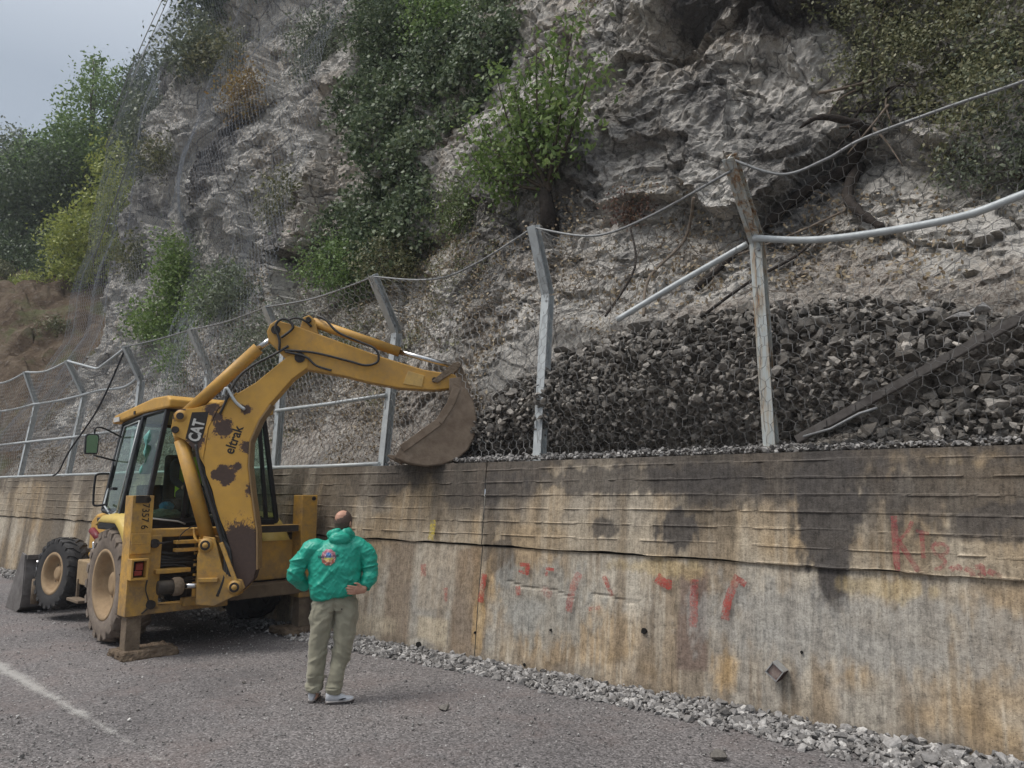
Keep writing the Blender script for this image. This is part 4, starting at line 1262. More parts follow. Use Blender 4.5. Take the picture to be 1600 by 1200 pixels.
plant('broadleaf_tree', 'hazy grey green far crown at the very left of the ridge', 'tree', (-69.3, 12.0, hz(-69.3, 12)), [(-70, 12, 28.0, 4.6, 3.6, 4.2), (-65, 13, 25.5, 4, 3, 4)], 11000, 24, .5, .34, L_GRY, .3, 6, G1)
plant('broadleaf_tree', 'olive green bushy tree between the oak and the tall tree', 'tree', (-48.5, 9.0, hz(-48.5, 9)), [(-50.5, 8.6, 21.6, 2.6, 2.2, 2.4), (-48.0, 9.0, 20.6, 2.2, 2.0, 2.2)], 10000, 24, .32, .24, L_MID, .16, 5, G1)
plant('understorey_bush', 'dark low bush on the brown earth slope under the oak', 'bush', (-44.8, 6.6, hz(-44.8, 6.6) - .6), [(-45.2, 6.5, 14.4, 2.2, 1.6, 1.3), (-42.8, 6.9, 13.6, 1.6, 1.3, 1.0), (-41.0, 6.6, 12.9, 0.9, .9, .7)], 9000, 22, .3, .19, L_DRK, .07, 5, G1)

for (x_, y_, r_, lb_) in ((-40.6, 5.4, .9, 'yellowish grass tuft at the top of the brown slope'), (-34.5, 4.6, .7, 'pale grass tuft low on the brown slope beside the netting'), (-43.5, 5.0, .8, 'olive tuft on the brown slope near the left edge')):
    zb_ = hz(x_, y_) - .2
    plant('grass_tuft', lb_, 'grass tuft', (x_, y_, zb_), [(x_, y_, zb_ + .35, r_ * 1.4, r_, .45)], 1500, 10, .14, .2, L_YEL if r_ == .9 else L_OLV, .02, 3, 'tufts on the brown slope', .2, .2, 'stems', 'foliage', -.6)

# the big shrub rooted in the cliff
p0, n0 = cliff_at(np.array([-6.65]), np.array([6.7])); b0 = p0[0] + np.array([0, -0.25, 0.0])
o = empty('fig_shrub', tuple(b0)); B = Vector(b0)
tag(o, 'big leafy green shrub with several stems growing out of the cliff', 'shrub')
tips = [(-1.2, -.2, 1.4), (-.8, -.3, 2.0), (-.38, -.35, 1.7), (-.05, -.2, 2.35), (.35, -.3, 1.9), (.68, -.2, 2.5), (1.0, -.25, 1.5), (-1.4, -.25, .85), (-.2, -.45, 1.15), (.6, -.4, 1.05)]
LP = []; rg = random.Random(5)
for k, t_ in enumerate(tips):
    t_ = Vector(t_); m_ = t_ * .5 + Vector((t_.x * .12, -.1, -.12 * abs(t_.x)))
    pts = bez([Vector((rg.uniform(-.08, .08), 0, -.1)), m_, t_], 7)
    MB().tube(pts, [0.034 * (1 - .8 * i / (len(pts) - 1)) for i in range(len(pts))], 6).build('stem', BARK, o)
    for j in range(5, len(pts)):
        for _ in range(4):
            q_ = pts[j] + Vector((rg.gauss(0, .17), rg.gauss(0, .14), rg.gauss(.03, .15)))
            for _ in range(7): LP.append(q_ + Vector((rg.gauss(0, .075), rg.gauss(0, .075), rg.gauss(0, .085))))
LP = np.array(LP)
mobj('foliage', leafmesh('foliage', LP, 0.115 * RNG.uniform(.6, 1.3, len(LP)), None, .5, None, .5, .6), L_FIG, o)
P = RNG.normal(0, 1, (1000, 3)) * [.45, .22, .28] + [-.75, -.15, .55]
mobj('foliage', leafmesh('foliage', P, .09 * RNG.uniform(.6, 1.3, len(P)), None, .5, None, .5, .5), L_FIG, o)
MB().tube([(-.1, .05, .05), (0, -.02, -.35), (.05, 0, -.75)], [.09, .12, .15], 7).build('root_stump', DEADW, o)

# shrubs and tufts rooted on the cliff
G2 = 'shrubs rooted on the cliff'


def cliff_bush(x, z, rx, rz, n, leaf, mat, label, name='cliff_shrub', stand=.6, asp=.5, per=16):
    p_, n_ = cliff_at(np.array([x]), np.array([z])); b_ = p_[0] + np.array([0, -.05, -rz * .5])
    c = p_[0] + np.array([0, -rx * stand * .5, 0])
    el = [(c[0], c[1], c[2], rx, rx * stand, rz), (c[0] + rx * .4, c[1] + .05, c[2] - rz * .35, rx * .7, rx * stand * .8, rz * .6)]
    return plant(name, label, 'shrub', tuple(b_), el, n, per, leaf * 1.5, leaf, mat, .02, 4, G2, asp, .25, 'stems', 'foliage')


for a in ((-19.1, 13.6, .8, .9, 1500, .12, L_RUS, 'rusty orange tuft on the bare left rock face'),
          (-17.0, 14.8, 1.2, 1.1, 2600, .12, L_GRY, 'grey green bush on pale rock left of the ivy'),
          (-13.6, 13.9, 1.2, 1.3, 3600, .11, L_IVY, 'dark domed bush at the upper left of the ivy'),
          (-11.3, 12.9, 1.1, 1.1, 3200, .10, L_MID, 'light green bush at the top of the ivy'),
          (-24.0, 17.3, 1.5, 1.2, 2400, .17, L_GRY, 'low olive scrub along the netted cliff edge'),
          (-22.4, 16.4, 1.5, .9, 2200, .14, L_OLV, 'flat olive bush high on the netted buttress'),
          (-24.8, 21.2, 2.6, 2.0, 9000, .17, L_DRK, 'dark bush crowning the cliff beside the sky'),
          (-20.8, 22.3, 2.0, 1.3, 4200, .17, L_GRY, 'dull green bush at the top edge right of the crown bush'),
          (-15.9, 9.3, .9, .8, 1700, .11, L_OLV, 'olive tuft left of the ivy at mid height'),
          (-16.5, 6.7, 1.2, .8, 3000, .10, L_GRY, 'pale green bush high behind the elbow of the digging arm'),
          (-21.4, 8.6, .9, 1.3, 3200, .12, L_FIG, 'upright bright green bush at the foot of the netted buttress'),
          (-22.0, 6.9, 1.3, .7, 3000, .12, L_FIG, 'low bright green bush above the far fence bays'),
          (-18.2, 7.0, 1.5, .9, 4600, .11, L_FIG, 'wide light green bush above the cab'),
          (-18.6, 5.4, 1.6, .7, 3600, .10, L_MID, 'bush behind the fence mesh above the cab'),
          (-13.3, 7.1, 1.5, .8, 4200, .085, L_MID, 'bush at the lower left foot of the ivy'),
          (-14.0, 5.2, 1.6, .7, 4200, .085, L_GRY, 'grey green bush behind the fence mesh right of the stick cylinder'),
          (-11.2, 6.6, .9, .5, 2000, .075, L_OLV, 'small olive bush below the ivy'),
          (-9.3, 7.2, .6, .6, 1500, .075, L_SHR, 'small green bush left of the big shrub base'),
          (-5.1, 6.0, .36, .28, 650, .05, L_RED, 'withered red brown shrub behind the sagging cable'),
          (-6.7, 10.9, .35, .5, 700, .06, L_TAN, 'dry grass tuft beside the overhang'),
          (-26.6, 14.8, 1.0, 1.8, 2600, .16, L_GRY, 'grey green scrub on the left edge under the netting'),
          (-24.2, 13.2, .8, .6, 1000, .13, L_OLV, 'yellow green tuft on the netted rock'),
          (-24.6, 9.6, .8, .8, 1100, .13, L_OLV, 'dull tuft low on the netted rock'),
          (-12.6, 5.0, 1.1, .5, 2200, .07, L_OLV, 'olive bush behind the mesh left of the grey post'),
          (-0.6, 5.6, .7, .45, 2400, .055, L_GRY, 'grey green sprays hanging behind the right mesh')):
    cliff_bush(*a)

# fallen dead trunk with its root plate, and bare branches
o = empty('dead_trunk', (-2.7, 2.2, 6.0)); O_ = Matrix.Translation(-Vector(o.location))
tag(o, 'dark dead trunk with torn roots hanging down the cliff at the right', 'dead trunk')
def cy(x, z, k=.18): return (x, float(cliff_at(np.array([x]), np.array([z]))[0][0][1]) - k, z)
MB().tube(bez([cy(-3.9, 4.5), cy(-3.3, 5.4), cy(-2.85, 5.85), cy(-2.45, 6.15), cy(-2.1, 6.6)], 6), [.04 + .0026 * i + .012 * math.sin(i * 1.9) for i in range(25)], 9).build('trunk', DEADW, o, 0, O_)
MB().tube(bez([cy(-2.3, 6.2), cy(-2.35, 5.7), cy(-2.15, 5.3), cy(-1.85, 4.95)], 6), [.085 - .0025 * i + .012 * math.sin(i * 2.3) for i in range(19)], 8).build('branch', DEADW, o, 0, O_)
MB().tube(bez([cy(-2.1, 6.5, .3), cy(-2.5, 6.62, .4), cy(-2.75, 6.52, .45)], 5), [.05, .055, .045, .05, .04, .042, .03, .032, .025, .02, .01], 8).build('root', DEADW, o, 0, O_)
for k in range(16):
    a_ = Vector(cy(-2.15 + random.uniform(-.25, .5), 6.7 + random.uniform(-.3, .5), .3)); b_ = a_ + Vector((random.uniform(-.5, .5), random.uniform(-.25, .05), random.uniform(-.6, .15)))
    MB().tube(bez([a_, a_.lerp(b_, .5) + Vector((random.uniform(-.1, .1), 0, .06)), b_], 4), [.02 - .0016 * i for i in range(9)], 5).build('root', DEADW if k % 2 else TWIG, o, 0, O_)
for k, (pts, r_, lb) in enumerate((([(-3.55, 3.95, .3), (-3.1, 4.35, .35), (-2.75, 4.8, .35), (-2.6, 5.2, .2)], .018, 'thin bare branch curving up right of the leaning post'),
                                  ([(-3.5, 4.95, .15), (-2.9, 5.15, .25), (-2.3, 5.35, .25)], .014, 'thin dry stick slanting across the soil behind the mesh'),
                                  ([(-4.9, 4.2, .2), (-4.7, 4.9, .3), (-4.95, 5.6, .3)], .016, 'bare upright stick under the withered shrub'),
                                  ([(-4.3, 4.1, .2), (-4.45, 4.7, .3), (-4.2, 5.3, .3), (-3.9, 5.7, .2)], .02, 'dark forked stick left of the leaning post'),
                                  ([(-1.9, 8.4, .3), (-1.95, 7.6, .45), (-2.0, 6.9, .4)], .014, 'thin stem hanging down in the upper right scrub'),
                                  ([(-2.6, 7.1, .3), (-2.25, 7.1, .4), (-1.85, 7.2, .4)], .02, 'short broken stick jutting from the upper right scrub'))):
    t_ = MB().tube(bez([cy(*q_) for q_ in pts], 6), r_, 6).build('bare_branch', TWIG if k % 2 else DEADW)
    tag(t_, lb, 'branch', 'bare branches on the cliff')

# ------------------------------------------------------------------ backhoe loader
def m_paint(name, base=(0.60, 0.335, 0.06), spots=(), wear=0.36, dirt=0.5, zdirt=None, rustc=(0.045, 0.03, 0.027), rough=0.5):
    """old machine paint: chips to dark primer (noise plus named worn places), mud film"""
    m, nt, b = newmat(name, rough, base, 0.0, 0.4)
    co = coord(nt)
    n1 = noise(nt, co, 5.5, 6, 0.72); n2 = noise(nt, co, 26, 5, 0.7); n3 = noise(nt, co, 1.7, 3, 0.6)
    c = ramp(nt, n3, [(0.3, tuple(x * 0.82 for x in base)), (0.7, tuple(min(x * 1.12, 1) for x in base))])
    c = mix(nt, math_(nt, 'MULTIPLY', ramp(nt, n2, [(0.35, 1.0), (0.65, 0.0)]), 0.22), c, tuple(x * 0.55 for x in base))
    # dust and mud film
    dm = ramp(nt, math_(nt, 'ADD', math_(nt, 'MULTIPLY', n1, 0.7), math_(nt, 'MULTIPLY', n2, 0.4)), [(0.44, 0.0), (0.68, 1.0)])
    dcol = (0.20, 0.14, 0.085)
    c = mix(nt, math_(nt, 'MULTIPLY', dm, dirt), c, dcol)
    if zdirt is not None:
        z_ = nd(nt, 'ShaderNodeSeparateXYZ', None, {0: co}).outputs[2]
        zf = math_(nt, 'MULTIPLY', math_(nt, 'SUBTRACT', zdirt[1], z_), 1.0 / (zdirt[1] - zdirt[0]), True)
        c = mix(nt, math_(nt, 'MULTIPLY', math_(nt, 'MULTIPLY', zf, ramp(nt, n1, [(0.3, 0.3), (0.6, 1.0)])), 0.85), c, (0.17, 0.125, 0.085))
    # chips
    n4 = noise(nt, co, 17, 7, 0.8, 0.8)
    s = math_(nt, 'SUBTRACT', math_(nt, 'ADD', math_(nt, 'MULTIPLY', n1, 1.0), math_(nt, 'ADD', math_(nt, 'MULTIPLY', n2, 0.6), math_(nt, 'MULTIPLY', n4, 0.9))), 0.75)
    for (x, y, z, r) in spots:
        ds = nd(nt, 'ShaderNodeVectorMath', {'operation': 'DISTANCE'}, {0: co, 1: (x, y, z)}).outputs['Value']
        k = math_(nt, 'MULTIPLY', math_(nt, 'SUBTRACT', 1.0, math_(nt, 'DIVIDE', ds, r)), 0.75)
        s = math_(nt, 'ADD', s, math_(nt, 'MAXIMUM', k, 0.0))
    ch = ramp(nt, s, [(min(1.215 - wear, .97), 0.0), (min(1.215 - wear, .97) + 0.02, 1.0)])
    halo = ramp(nt, s, [(min(1.215 - wear, .97) - 0.085, 0.0), (min(1.215 - wear, .97), 0.8)])
    c = mix(nt, halo, c, (0.23, 0.115, 0.05))
    c = mix(nt, ch, c, mix(nt, n2, rustc, (0.11, 0.072, 0.055)))
    nt.links.new(c, b.inputs['Base Color'])
    nt.links.new(mix(nt, ch, ramp(nt, n2, [(0.3, rough - .1), (0.7, rough + .2)]), (0.85, 0.85, 0.85)), b.inputs['Roughness'])
    h = math_(nt, 'SUBTRACT', math_(nt, 'MULTIPLY', n2, 0.35), ch)
    nt.links.new(bump(nt, h, 0.35, 0.004), b.inputs['Normal'])
    return m


PAINT = m_paint('machine_yellow', dirt=0.75, wear=0.36, zdirt=(0.3, 1.0))
PAINTC = m_paint('machine_yellow_clean', wear=0.29, dirt=0.3)
PAINTB = m_paint('boom_yellow', spots=[(0.0, -.11, 2.82, .22), (.30, -.11, 2.58, .16), (-.33, -.11, 2.62, .22), (.27, -.11, 3.07, .12), (.40, -.11, 2.02, .16), (.27, -.11, 1.42, .45), (.44, -.11, 1.12, .45), (.12, -.11, 1.30, .2), (.40, -.11, .95, .3), (-.58, -.11, 3.0, .18), (-.16, -.11, 3.08, .2), (.02, -.11, 2.28, .16), (.06, -.11, 2.12, .12), (.14, -.11, 2.2, .1), (-.08, -.11, 2.2, .1), (.2, -.11, 2.32, .1)], wear=0.33, dirt=0.25)
PAINTS = m_paint('stick_yellow', (0.58, 0.315, 0.055), wear=0.37, dirt=0.45)
FEND = m_paint('fender_yellow', (0.60, 0.43, 0.10), wear=0.25, dirt=0.3)
MUD = simple('mud_caked_steel', (0.24, 0.185, 0.13), (0.12, 0.09, 0.065), 7, 0.9, 0, 0.2, 0.9, 40, 0.02)
MUDP = simple('dried_mud', (0.20, 0.15, 0.105), (0.10, 0.075, 0.055), 12, 0.95, 0, 0.1, 1.0, 30, 0.03)
BUCKM = simple('worn_bucket_steel', (0.27, 0.21, 0.155), (0.14, 0.10, 0.07), 5, 0.75, 0.2, 0.3, 0.5, 30, 0.01)
LBUCK = simple('loader_bucket_steel', (0.22, 0.205, 0.195), (0.10, 0.088, 0.08), 4, 0.7, 0.3, 0.4, 0.4, 24, 0.01)
BLACK = simple('black_plastic', (0.022, 0.022, 0.024), (0.012, 0.012, 0.013), 14, 0.5, 0, 0.4, 0.15)
HOSE = simple('rubber_hose', (0.025, 0.025, 0.027), (0.045, 0.042, 0.038), 18, 0.55, 0, 0.4, 0.3)
CHROME = simple('chromed_rod', (0.62, 0.62, 0.62), (0.45, 0.44, 0.43), 12, 0.22, 1.0, 0.5, 0)
PIN = simple('greasy_pin', (0.06, 0.05, 0.045), (0.03, 0.026, 0.024), 20, 0.6, 0.5, 0.4, 0.4)
RUB = simple('tyre_rubber', (0.03, 0.03, 0.032), (0.05, 0.046, 0.042), 6, 0.75, 0, 0.3, 0.4, 50)
RUBD = simple('dusty_tyre_rubber', (0.25, 0.205, 0.165), (0.13, 0.105, 0.088), 7, 0.9, 0, 0.2, 0.6, 40)
RIM = simple('dusty_rim', (0.40, 0.285, 0.17), (0.24, 0.165, 0.095), 6, 0.8, 0, 0.25, 0.4, 30)
DARKIN = simple('oily_machinery', (0.035, 0.03, 0.026), (0.07, 0.055, 0.04), 12, 0.7, 0.2, 0.3, 0.6, 40)
REDL = simple('red_lens', (0.38, 0.05, 0.03), (0.22, 0.03, 0.02), 20, 0.35, 0, 0.5, 0)
REDP = simple('dark_red_paint', (0.20, 0.02, 0.025), (0.10, 0.012, 0.015), 8, 0.5)
WHITEP = simple('grimy_white_lettering', (0.62, 0.61, 0.58), (0.42, 0.41, 0.38), 16, 0.6, 0, 0.3, 0)
BLKP = simple('black_lettering', (0.02, 0.018, 0.016), (0.035, 0.03, 0.026), 30, 0.6, 0, 0.3, 0)
UPH = simple('seat_fabric', (0.03, 0.03, 0.034), None, 20, 0.9)


def m_glass(name, tint, k=0.5):
    m, nt, b = newmat(name)
    co = coord(nt)
    dirtn = ramp(nt, noise(nt, co, 3.5, 5, 0.7), [(0.45, 0.0), (0.8, 0.22)])
    tr = nd(nt, 'ShaderNodeBsdfTransparent', None, {0: (*tint, 1)}).outputs[0]
    gl = nd(nt, 'ShaderNodeBsdfGlossy', None, {0: (0.9, 0.95, 0.93, 1), 1: 0.03}).outputs[0]
    df = nd(nt, 'ShaderNodeBsdfDiffuse', None, {0: (0.30, 0.34, 0.31, 1)}).outputs[0]
    fr = nd(nt, 'ShaderNodeFresnel', None, {0: 1.5}).outputs[0]
    s1 = nd(nt, 'ShaderNodeMixShader', None, {0: fr, 1: tr, 2: gl}).outputs[0]
    s2 = nd(nt, 'ShaderNodeMixShader', None, {0: dirtn, 1: s1, 2: df}).outputs[0]
    nt.links.new(s2, nt.nodes['Material Output'].inputs[0])
    return m


GLASS = m_glass('green_tinted_cab_glass', (0.66, 0.80, 0.73))

MO = Vector((-9.5, -1.254, 0))
mach = empty('backhoe_loader', MO)
# local axes: x forward (away from the camera), y to the machine's left, z up; heading 5 degrees off the wall line
mach.rotation_euler = (0, 0, math.pi - R(5))
tag(mach, 'worn yellow backhoe loader standing on its stabilisers with the digging arm over the wall', 'backhoe loader')
bpy.context.view_layer.update()


def mpart(mb, name, mat, parent=mach, bevel=0.0):
    return mb.build(name, mat, parent, bevel)


def text_part(name, body, size, mat, parent, origin, xdir, ydir, ex=0.002, align='LEFT', shear=0.0, bold=0.0, sx=1.0):
    cu = bpy.data.curves.new(name, 'FONT'); cu.body = body; cu.size = size; cu.extrude = ex; cu.align_x = align; cu.offset = bold; cu.resolution_u = 3
    tmp = bpy.data.objects.new('tmp', cu); sc.collection.objects.link(tmp)
    me = bpy.data.meshes.new_from_object(tmp)
    bpy.data.objects.remove(tmp)
    X_ = Vector(xdir).normalized(); Y_ = Vector(ydir).normalized(); Z_ = X_.cross(Y_)
    me.transform(Matrix.Translation(Vector(origin)) @ Matrix((X_ * sx, Y_, Z_)).transposed().to_4x4())
    return mobj(name, me, mat, parent)


# chassis and rear frame
q = MB(); q.b2(0.15, 4.3, -0.45, 0.45, 0.62, 1.05); q.b2(0.2, 1.9, -0.62, 0.62, 1.0, 1.5); mpart(q, 'chassis', DARKIN, bevel=.02)
q = MB()
q.b2(-0.12, 0.10, -1.05, 1.06, 1.43, 1.53)        # top rail
q.b2(-0.14, 0.10, 0.0, 1.06, 0.50, 0.60)          # lower rail, left
q.b2(-0.14, 0.02, 0.90, 1.10, 0.55, 1.46)         # left upright
q.b2(-0.10, 0.04, 0.28, 0.42, 0.6, 1.44)
mpart(q, 'rear_frame', PAINT, bevel=.012)
mpart(MB().b2(-0.16, 0.10, -1.2, -0.005, 0.56, 0.74), 'lower_rail', simple('worn_brown_rail', (0.17, 0.125, 0.08), (0.09, 0.065, 0.045), 7, 0.8, 0.1, 0.3, 0.5, 30), bevel=.012)
q = MB(); q.b2(-0.135, -0.125, -1.0, -0.36, 1.435, 1.525); mpart(q, 'worn_rail_face', DARKIN)
q = MB(); q.prism([(-1.12, .76), (-.30, .76), (-.24, .9), (-.24, 1.30), (-1.12, 1.30)], .08, .16, lambda a, h, b: (h, a, b)); mpart(q, 'rear_panel', m_paint('rear_panel_yellow', wear=.42, zdirt=(.7, 1.3)), bevel=.015)
q = MB()
q.b2(.2, .5, -.3, 1.0, .7, 1.42); mpart(q, 'hydraulic_bay', DARKIN)
for z in (1.34, 1.24):
    mpart(MB().b2(-.2, -.1, .28, .75, z, z + .045), 'guide_bar', PAINT, bevel=.006)
mpart(MB().b2(-.22, -.05, .55, .98, .985, 1.04), 'bracket', PAINT, bevel=.008)
for k in range(9):
    z0 = .86 + .045 * k; y0 = .36
    pts = bez([(-.02, .33, z0), (-.05 - .02 * (k % 3), .5, z0 + random.uniform(-.03, .03)), (-.04, .68, z0 + random.uniform(-.03, .03)), (-.02, .9, z0 + .02)], 5)
    mpart(MB().tube(pts, .019, 7), 'hose', HOSE)
# pins and nuts on the upright
for z in (1.36, .62):
    mpart(MB().tube([(-.19, 1.0, z), (-.12, 1.0, z)], .055, 12), 'pin', PIN)
mpart(MB().tube([(-.2, .98, 1.36), (-.2, .80, 1.37)], .012, 6), 'locking_rod', PIN)
mpart(MB().tube(bez([(-.16, .72, 1.20), (-.2, .70, 1.45), (-.22, .52, 1.57), (-.2, .38, 1.52)], 6), .007, 5), 'wire_loop', PIN)
mpart(MB().tube(bez([(-.1, .5, 1.53), (-.15, .5, 1.42), (-.2, .48, 1.36), (-.2, .4, 1.35)], 4), .02, 6), 'lever', PAINT)

# stabilisers
for s, lab in ((1, 'left'), (-1, 'right')):
    yc = s * 1.16
    q = MB(); q.b2(-.16, .10, yc - .12, yc + .13 * 1, .50, 1.95); 
    if s > 0:
        q.b2(-.18, -.16, 1.05, 1.28, 1.24, 1.49); q.b2(-.185, -.16, 1.05, 1.28, 1.36, 1.37)
    st = mpart(q, 'stabiliser', PAINT, bevel=.012)
    q = MB(); q.b2(-.115, .065, yc - .085, yc + .09, .06, .52); mpart(q, 'inner_leg', MUD, st, .008)
    if s > 0:
        q = MB(); q.prism([(-.30, .0), (.25, .0), (.23, .09), (-.26, .10)], yc - .50, yc + .16, lambda a, h, b: (a, h, b)); pd = mpart(q, 'foot_pad', MUDP, st, .02)
    else:
        q = MB(); q.prism([(-.30, .0), (.25, .0), (.23, .09), (-.26, .10)], yc - .14, yc + .36, lambda a, h, b: (a, h, b)); pd = mpart(q, 'foot_pad', MUDP, st, .02)
    md = pd.modifiers.new('sub', 'SUBSURF'); md.subdivision_type = 'SIMPLE'; md.levels = 4; md.render_levels = 4
    tx_ = bpy.data.textures.new('mudlump', 'CLOUDS'); tx_.noise_scale = .08
    dm = pd.modifiers.new('lump', 'DISPLACE'); dm.texture = tx_; dm.strength = .05; dm.mid_level = .45
    if s > 0:
        q = MB(); q.b2(-.165, -.18, 1.10, 1.26, 1.86, 1.95); mpart(q, 'worn_cap', DARKIN, st)
        text_part('stencilled_number', '7357 6', .125, BLKP, st, (-.166, 1.175, 1.855), (0, 0, -1), (0, -1, 0), .001, sx=.92)
    mpart(MB().tube([(-.18, yc - .05, 1.90), (-.155, yc - .05, 1.90)], .03, 10), 'bolt', PIN, st)
# tail lamp in its box on the left stabiliser
lb = MB(); lb.b2(-.30, -.15, 1.10, 1.30, .94, .965); lb.b2(-.30, -.15, 1.10, 1.30, 1.165, 1.19); lb.b2(-.30, -.15, 1.10, 1.125, .965, 1.165); lb.b2(-.30, -.15, 1.275, 1.30, .965, 1.165)
lb = mpart(lb, 'tail_lamp', m_paint('lamp_box_yellow', wear=.42, dirt=.6), bevel=.004)
mpart(MB().b2(-.20, -.16, 1.13, 1.27, .975, 1.155), 'lamp_backing', BLACK, lb)
mpart(MB().b2(-.235, -.20, 1.14, 1.23, 1.05, 1.14), 'lens', REDL, lb, .008)
mpart(MB().b2(-.235, -.20, 1.15, 1.24, .985, 1.045), 'lens', REDL, lb, .008)
mpart(MB().tube(bez([(-.17, 1.06, .92), (-.2, 1.08, .8), (-.18, 1.02, .62), (-.17, 1.1, .52)], 5), .008, 5), 'lamp_cable', HOSE, lb)

# wheels
def wheel(name, c, r, wdt, rimr, nl, dusty, steer=0.0, camber=0.0, label=None):
    o = bpy.data.objects.new(name, None); link(o, mach); o.location = c; o.rotation_euler = (camber, 0, steer)
    if label: o['label'] = label
    h = wdt / 2
    t = MB(); t.lathe([(rimr, -h * .86), (rimr + .05, -h * 1.0), (r * .86, -h * 1.02), (r * .95, -h * .9), (r * .965, -h * .4), (r * .97, 0), (r * .965, h * .4), (r * .95, h * .9), (r * .86, h * 1.02), (rimr + .05, h), (rimr, h * .86)], (0, 0, 0), 'y', 44)
    t.lathe([(rimr, -h * .86), (rimr * .98, 0), (rimr, h * .86)], (0, 0, 0), 'y', 44)
    for k in range(nl):
        for s in (-1, 1):
            a0 = 2 * math.pi * (k + (0.5 if s > 0 else 0)) / nl; a1 = a0 - .16 * (1 if r < .7 else 1)
            for (aa, ya, ab, yb) in ((a0, .02, a1, .55), (a1, .55, a1 - .05, 1.06)):
                th = (2 * math.pi / nl) * .30; vs = []
                for (an, yy, tp) in ((aa, ya, 0), (ab, yb, 1)):
                    ro = r * (1.0 if yy < .9 else .945); ri = r * (.93 if yy < .9 else .84)
                    for (rr_, da) in ((ri, -th), (ro, -th * .7), (ro, th * .7), (ri, th)):
                        vs.append((rr_ * math.cos(an + da), s * h * yy, rr_ * math.sin(an + da)))
                t.add(vs, [(0, 1, 2, 3), (7, 6, 5, 4), (0, 4, 5, 1), (1, 5, 6, 2), (2, 6, 7, 3), (3, 7, 4, 0)])
    mpart(t, 'tyre', RUBD if dusty else RUB, o)
    m_ = MB()
    for s in (1, -1):
        m_.lathe([(rimr + .035, s * h * .93), (rimr + .03, s * h * .98), (rimr - .01, s * h * .97), (rimr - .035, s * h * .80), (rimr * .86, s * h * .55), (rimr * .80, s * h * .18), (rimr * .45, s * h * .10), (.0, s * h * .10)], (0, 0, 0), 'y', 40)
    rm = mpart(m_, 'rim', RIM, o)
    hb = MB(); hb.lathe([(.0, h * .55), (rimr * .2, h * .55), (rimr * .34, h * .48), (rimr * .40, h * .3), (rimr * .42, h * .08)], (0, 0, 0), 'y', 20); mpart(hb, 'hub', RIM, o, .0)
    for k in range(8):
        a = k * math.pi / 4; mpart(MB().tube([(rimr * .6 * math.cos(a), h * .1, rimr * .6 * math.sin(a)), (rimr * .6 * math.cos(a), h * .17, rimr * .6 * math.sin(a))], .018, 6), 'wheel_nut', MUD, rm)
    return o


wheel('rear_wheel', (1.15, .93, .76), .76, .44, .44, 20, True, label='large dusty left rear wheel behind the stabiliser')
wheel('rear_wheel', (1.15, -.93, .84), .76, .44, .44, 20, False, label='large black right rear wheel hanging clear of the road')
wheel('front_wheel', (3.75, .95, .70), .57, .34, .30, 22, False, R(11), R(4), 'smaller steered left front wheel with a clean black tread')
wheel('front_wheel', (3.75, -.95, .62), .57, .34, .30, 22, False, R(11))
mpart(MB().tube([(3.75, -.9, .66), (3.75, .9, .70)], .09, 10), 'front_axle', MUD)
mpart(MB().tube([(1.15, -.8, .80), (1.15, .8, .78)], .14, 12), 'rear_axle', MUD)

# fenders
for s in (1, -1):
    q = MB(); n_ = 12; vs = []
    for k in range(n_ + 1):
        a = R(20 + 98 * k / n_); rad = .95
        zz_ = .76 + rad * math.sin(a); zz_ = min(zz_, 1.65); xx_ = 1.15 - rad * math.cos(a)
        for (yy, dz) in ((.70, .05), (.95, .05), (1.12, .02), (1.17, -.06)):
            vs.append((xx_, s * yy, zz_ + dz))
    fs = [(4 * k + j, 4 * k + j + 1, 4 * k + j + 5, 4 * k + j + 4) for k in range(n_) for j in range(3)]
    q.add(vs, fs, True); fo = mpart(q, 'fender', FEND)
    so = fo.modifiers.new('thick', 'SOLIDIFY'); so.thickness = .025
    mpart(MB().b2(.55, 1.9, s * .55, s * .72, .95, 1.60), 'fender_inner', BLACK)

# cab
cab = bpy.data.objects.new('cab', None); link(cab, mach); cab.location = (0, 0, 0)
CB = {('r', 1): (.45, .93, 1.62), ('r', -1): (.45, -.96, 1.56), ('m', 1): (1.28, .95, 1.66), ('m', -1): (1.28, -.95, 1.66), ('f', 1): (2.25, .88, 1.72), ('f', -1): (2.25, -.88, 1.72)}
CT = {('r', 1): (.50, .70, 3.12), ('r', -1): (.50, -.70, 3.12), ('m', 1): (1.30, .72, 3.08), ('m', -1): (1.30, -.72, 3.08), ('f', 1): (2.30, .66, 3.04), ('f', -1): (2.30, -.66, 3.04)}
for k in CB:
    mpart(MB().beam(CB[k], CT[k], .062, .062), 'pillar', BLACK, cab, .01)
ring = [('r', 1), ('m', 1), ('f', 1), ('f', -1), ('m', -1), ('r', -1)]
for a, b_ in zip(ring, ring[1:] + ring[:1]):
    mpart(MB().beam(Vector(CB[a]), Vector(CB[b_]), .05, .06), 'sill', BLACK, cab, .008)
    mpart(MB().beam(Vector(CT[a]), Vector(CT[b_]), .05, .06), 'header', BLACK, cab, .008)
    vs = [Vector(CB[a]), Vector(CB[b_]), Vector(CT[b_]), Vector(CT[a])]; c_ = sum(vs, Vector()) / 4
    vs = [c_ + (v - c_) * .975 for v in vs]
    pn = MB().add(vs, [(0, 1, 2, 3)]); mpart(pn, 'window', GLASS, cab)
# rear window mullions
for y0, y1 in ((.42, .36), (-.80, -.62)):
    mpart(MB().beam((.47, y0, 1.6), (.50, y1, 3.12), .05, .045, (0, 1, 0)), 'mullion', BLACK, cab)
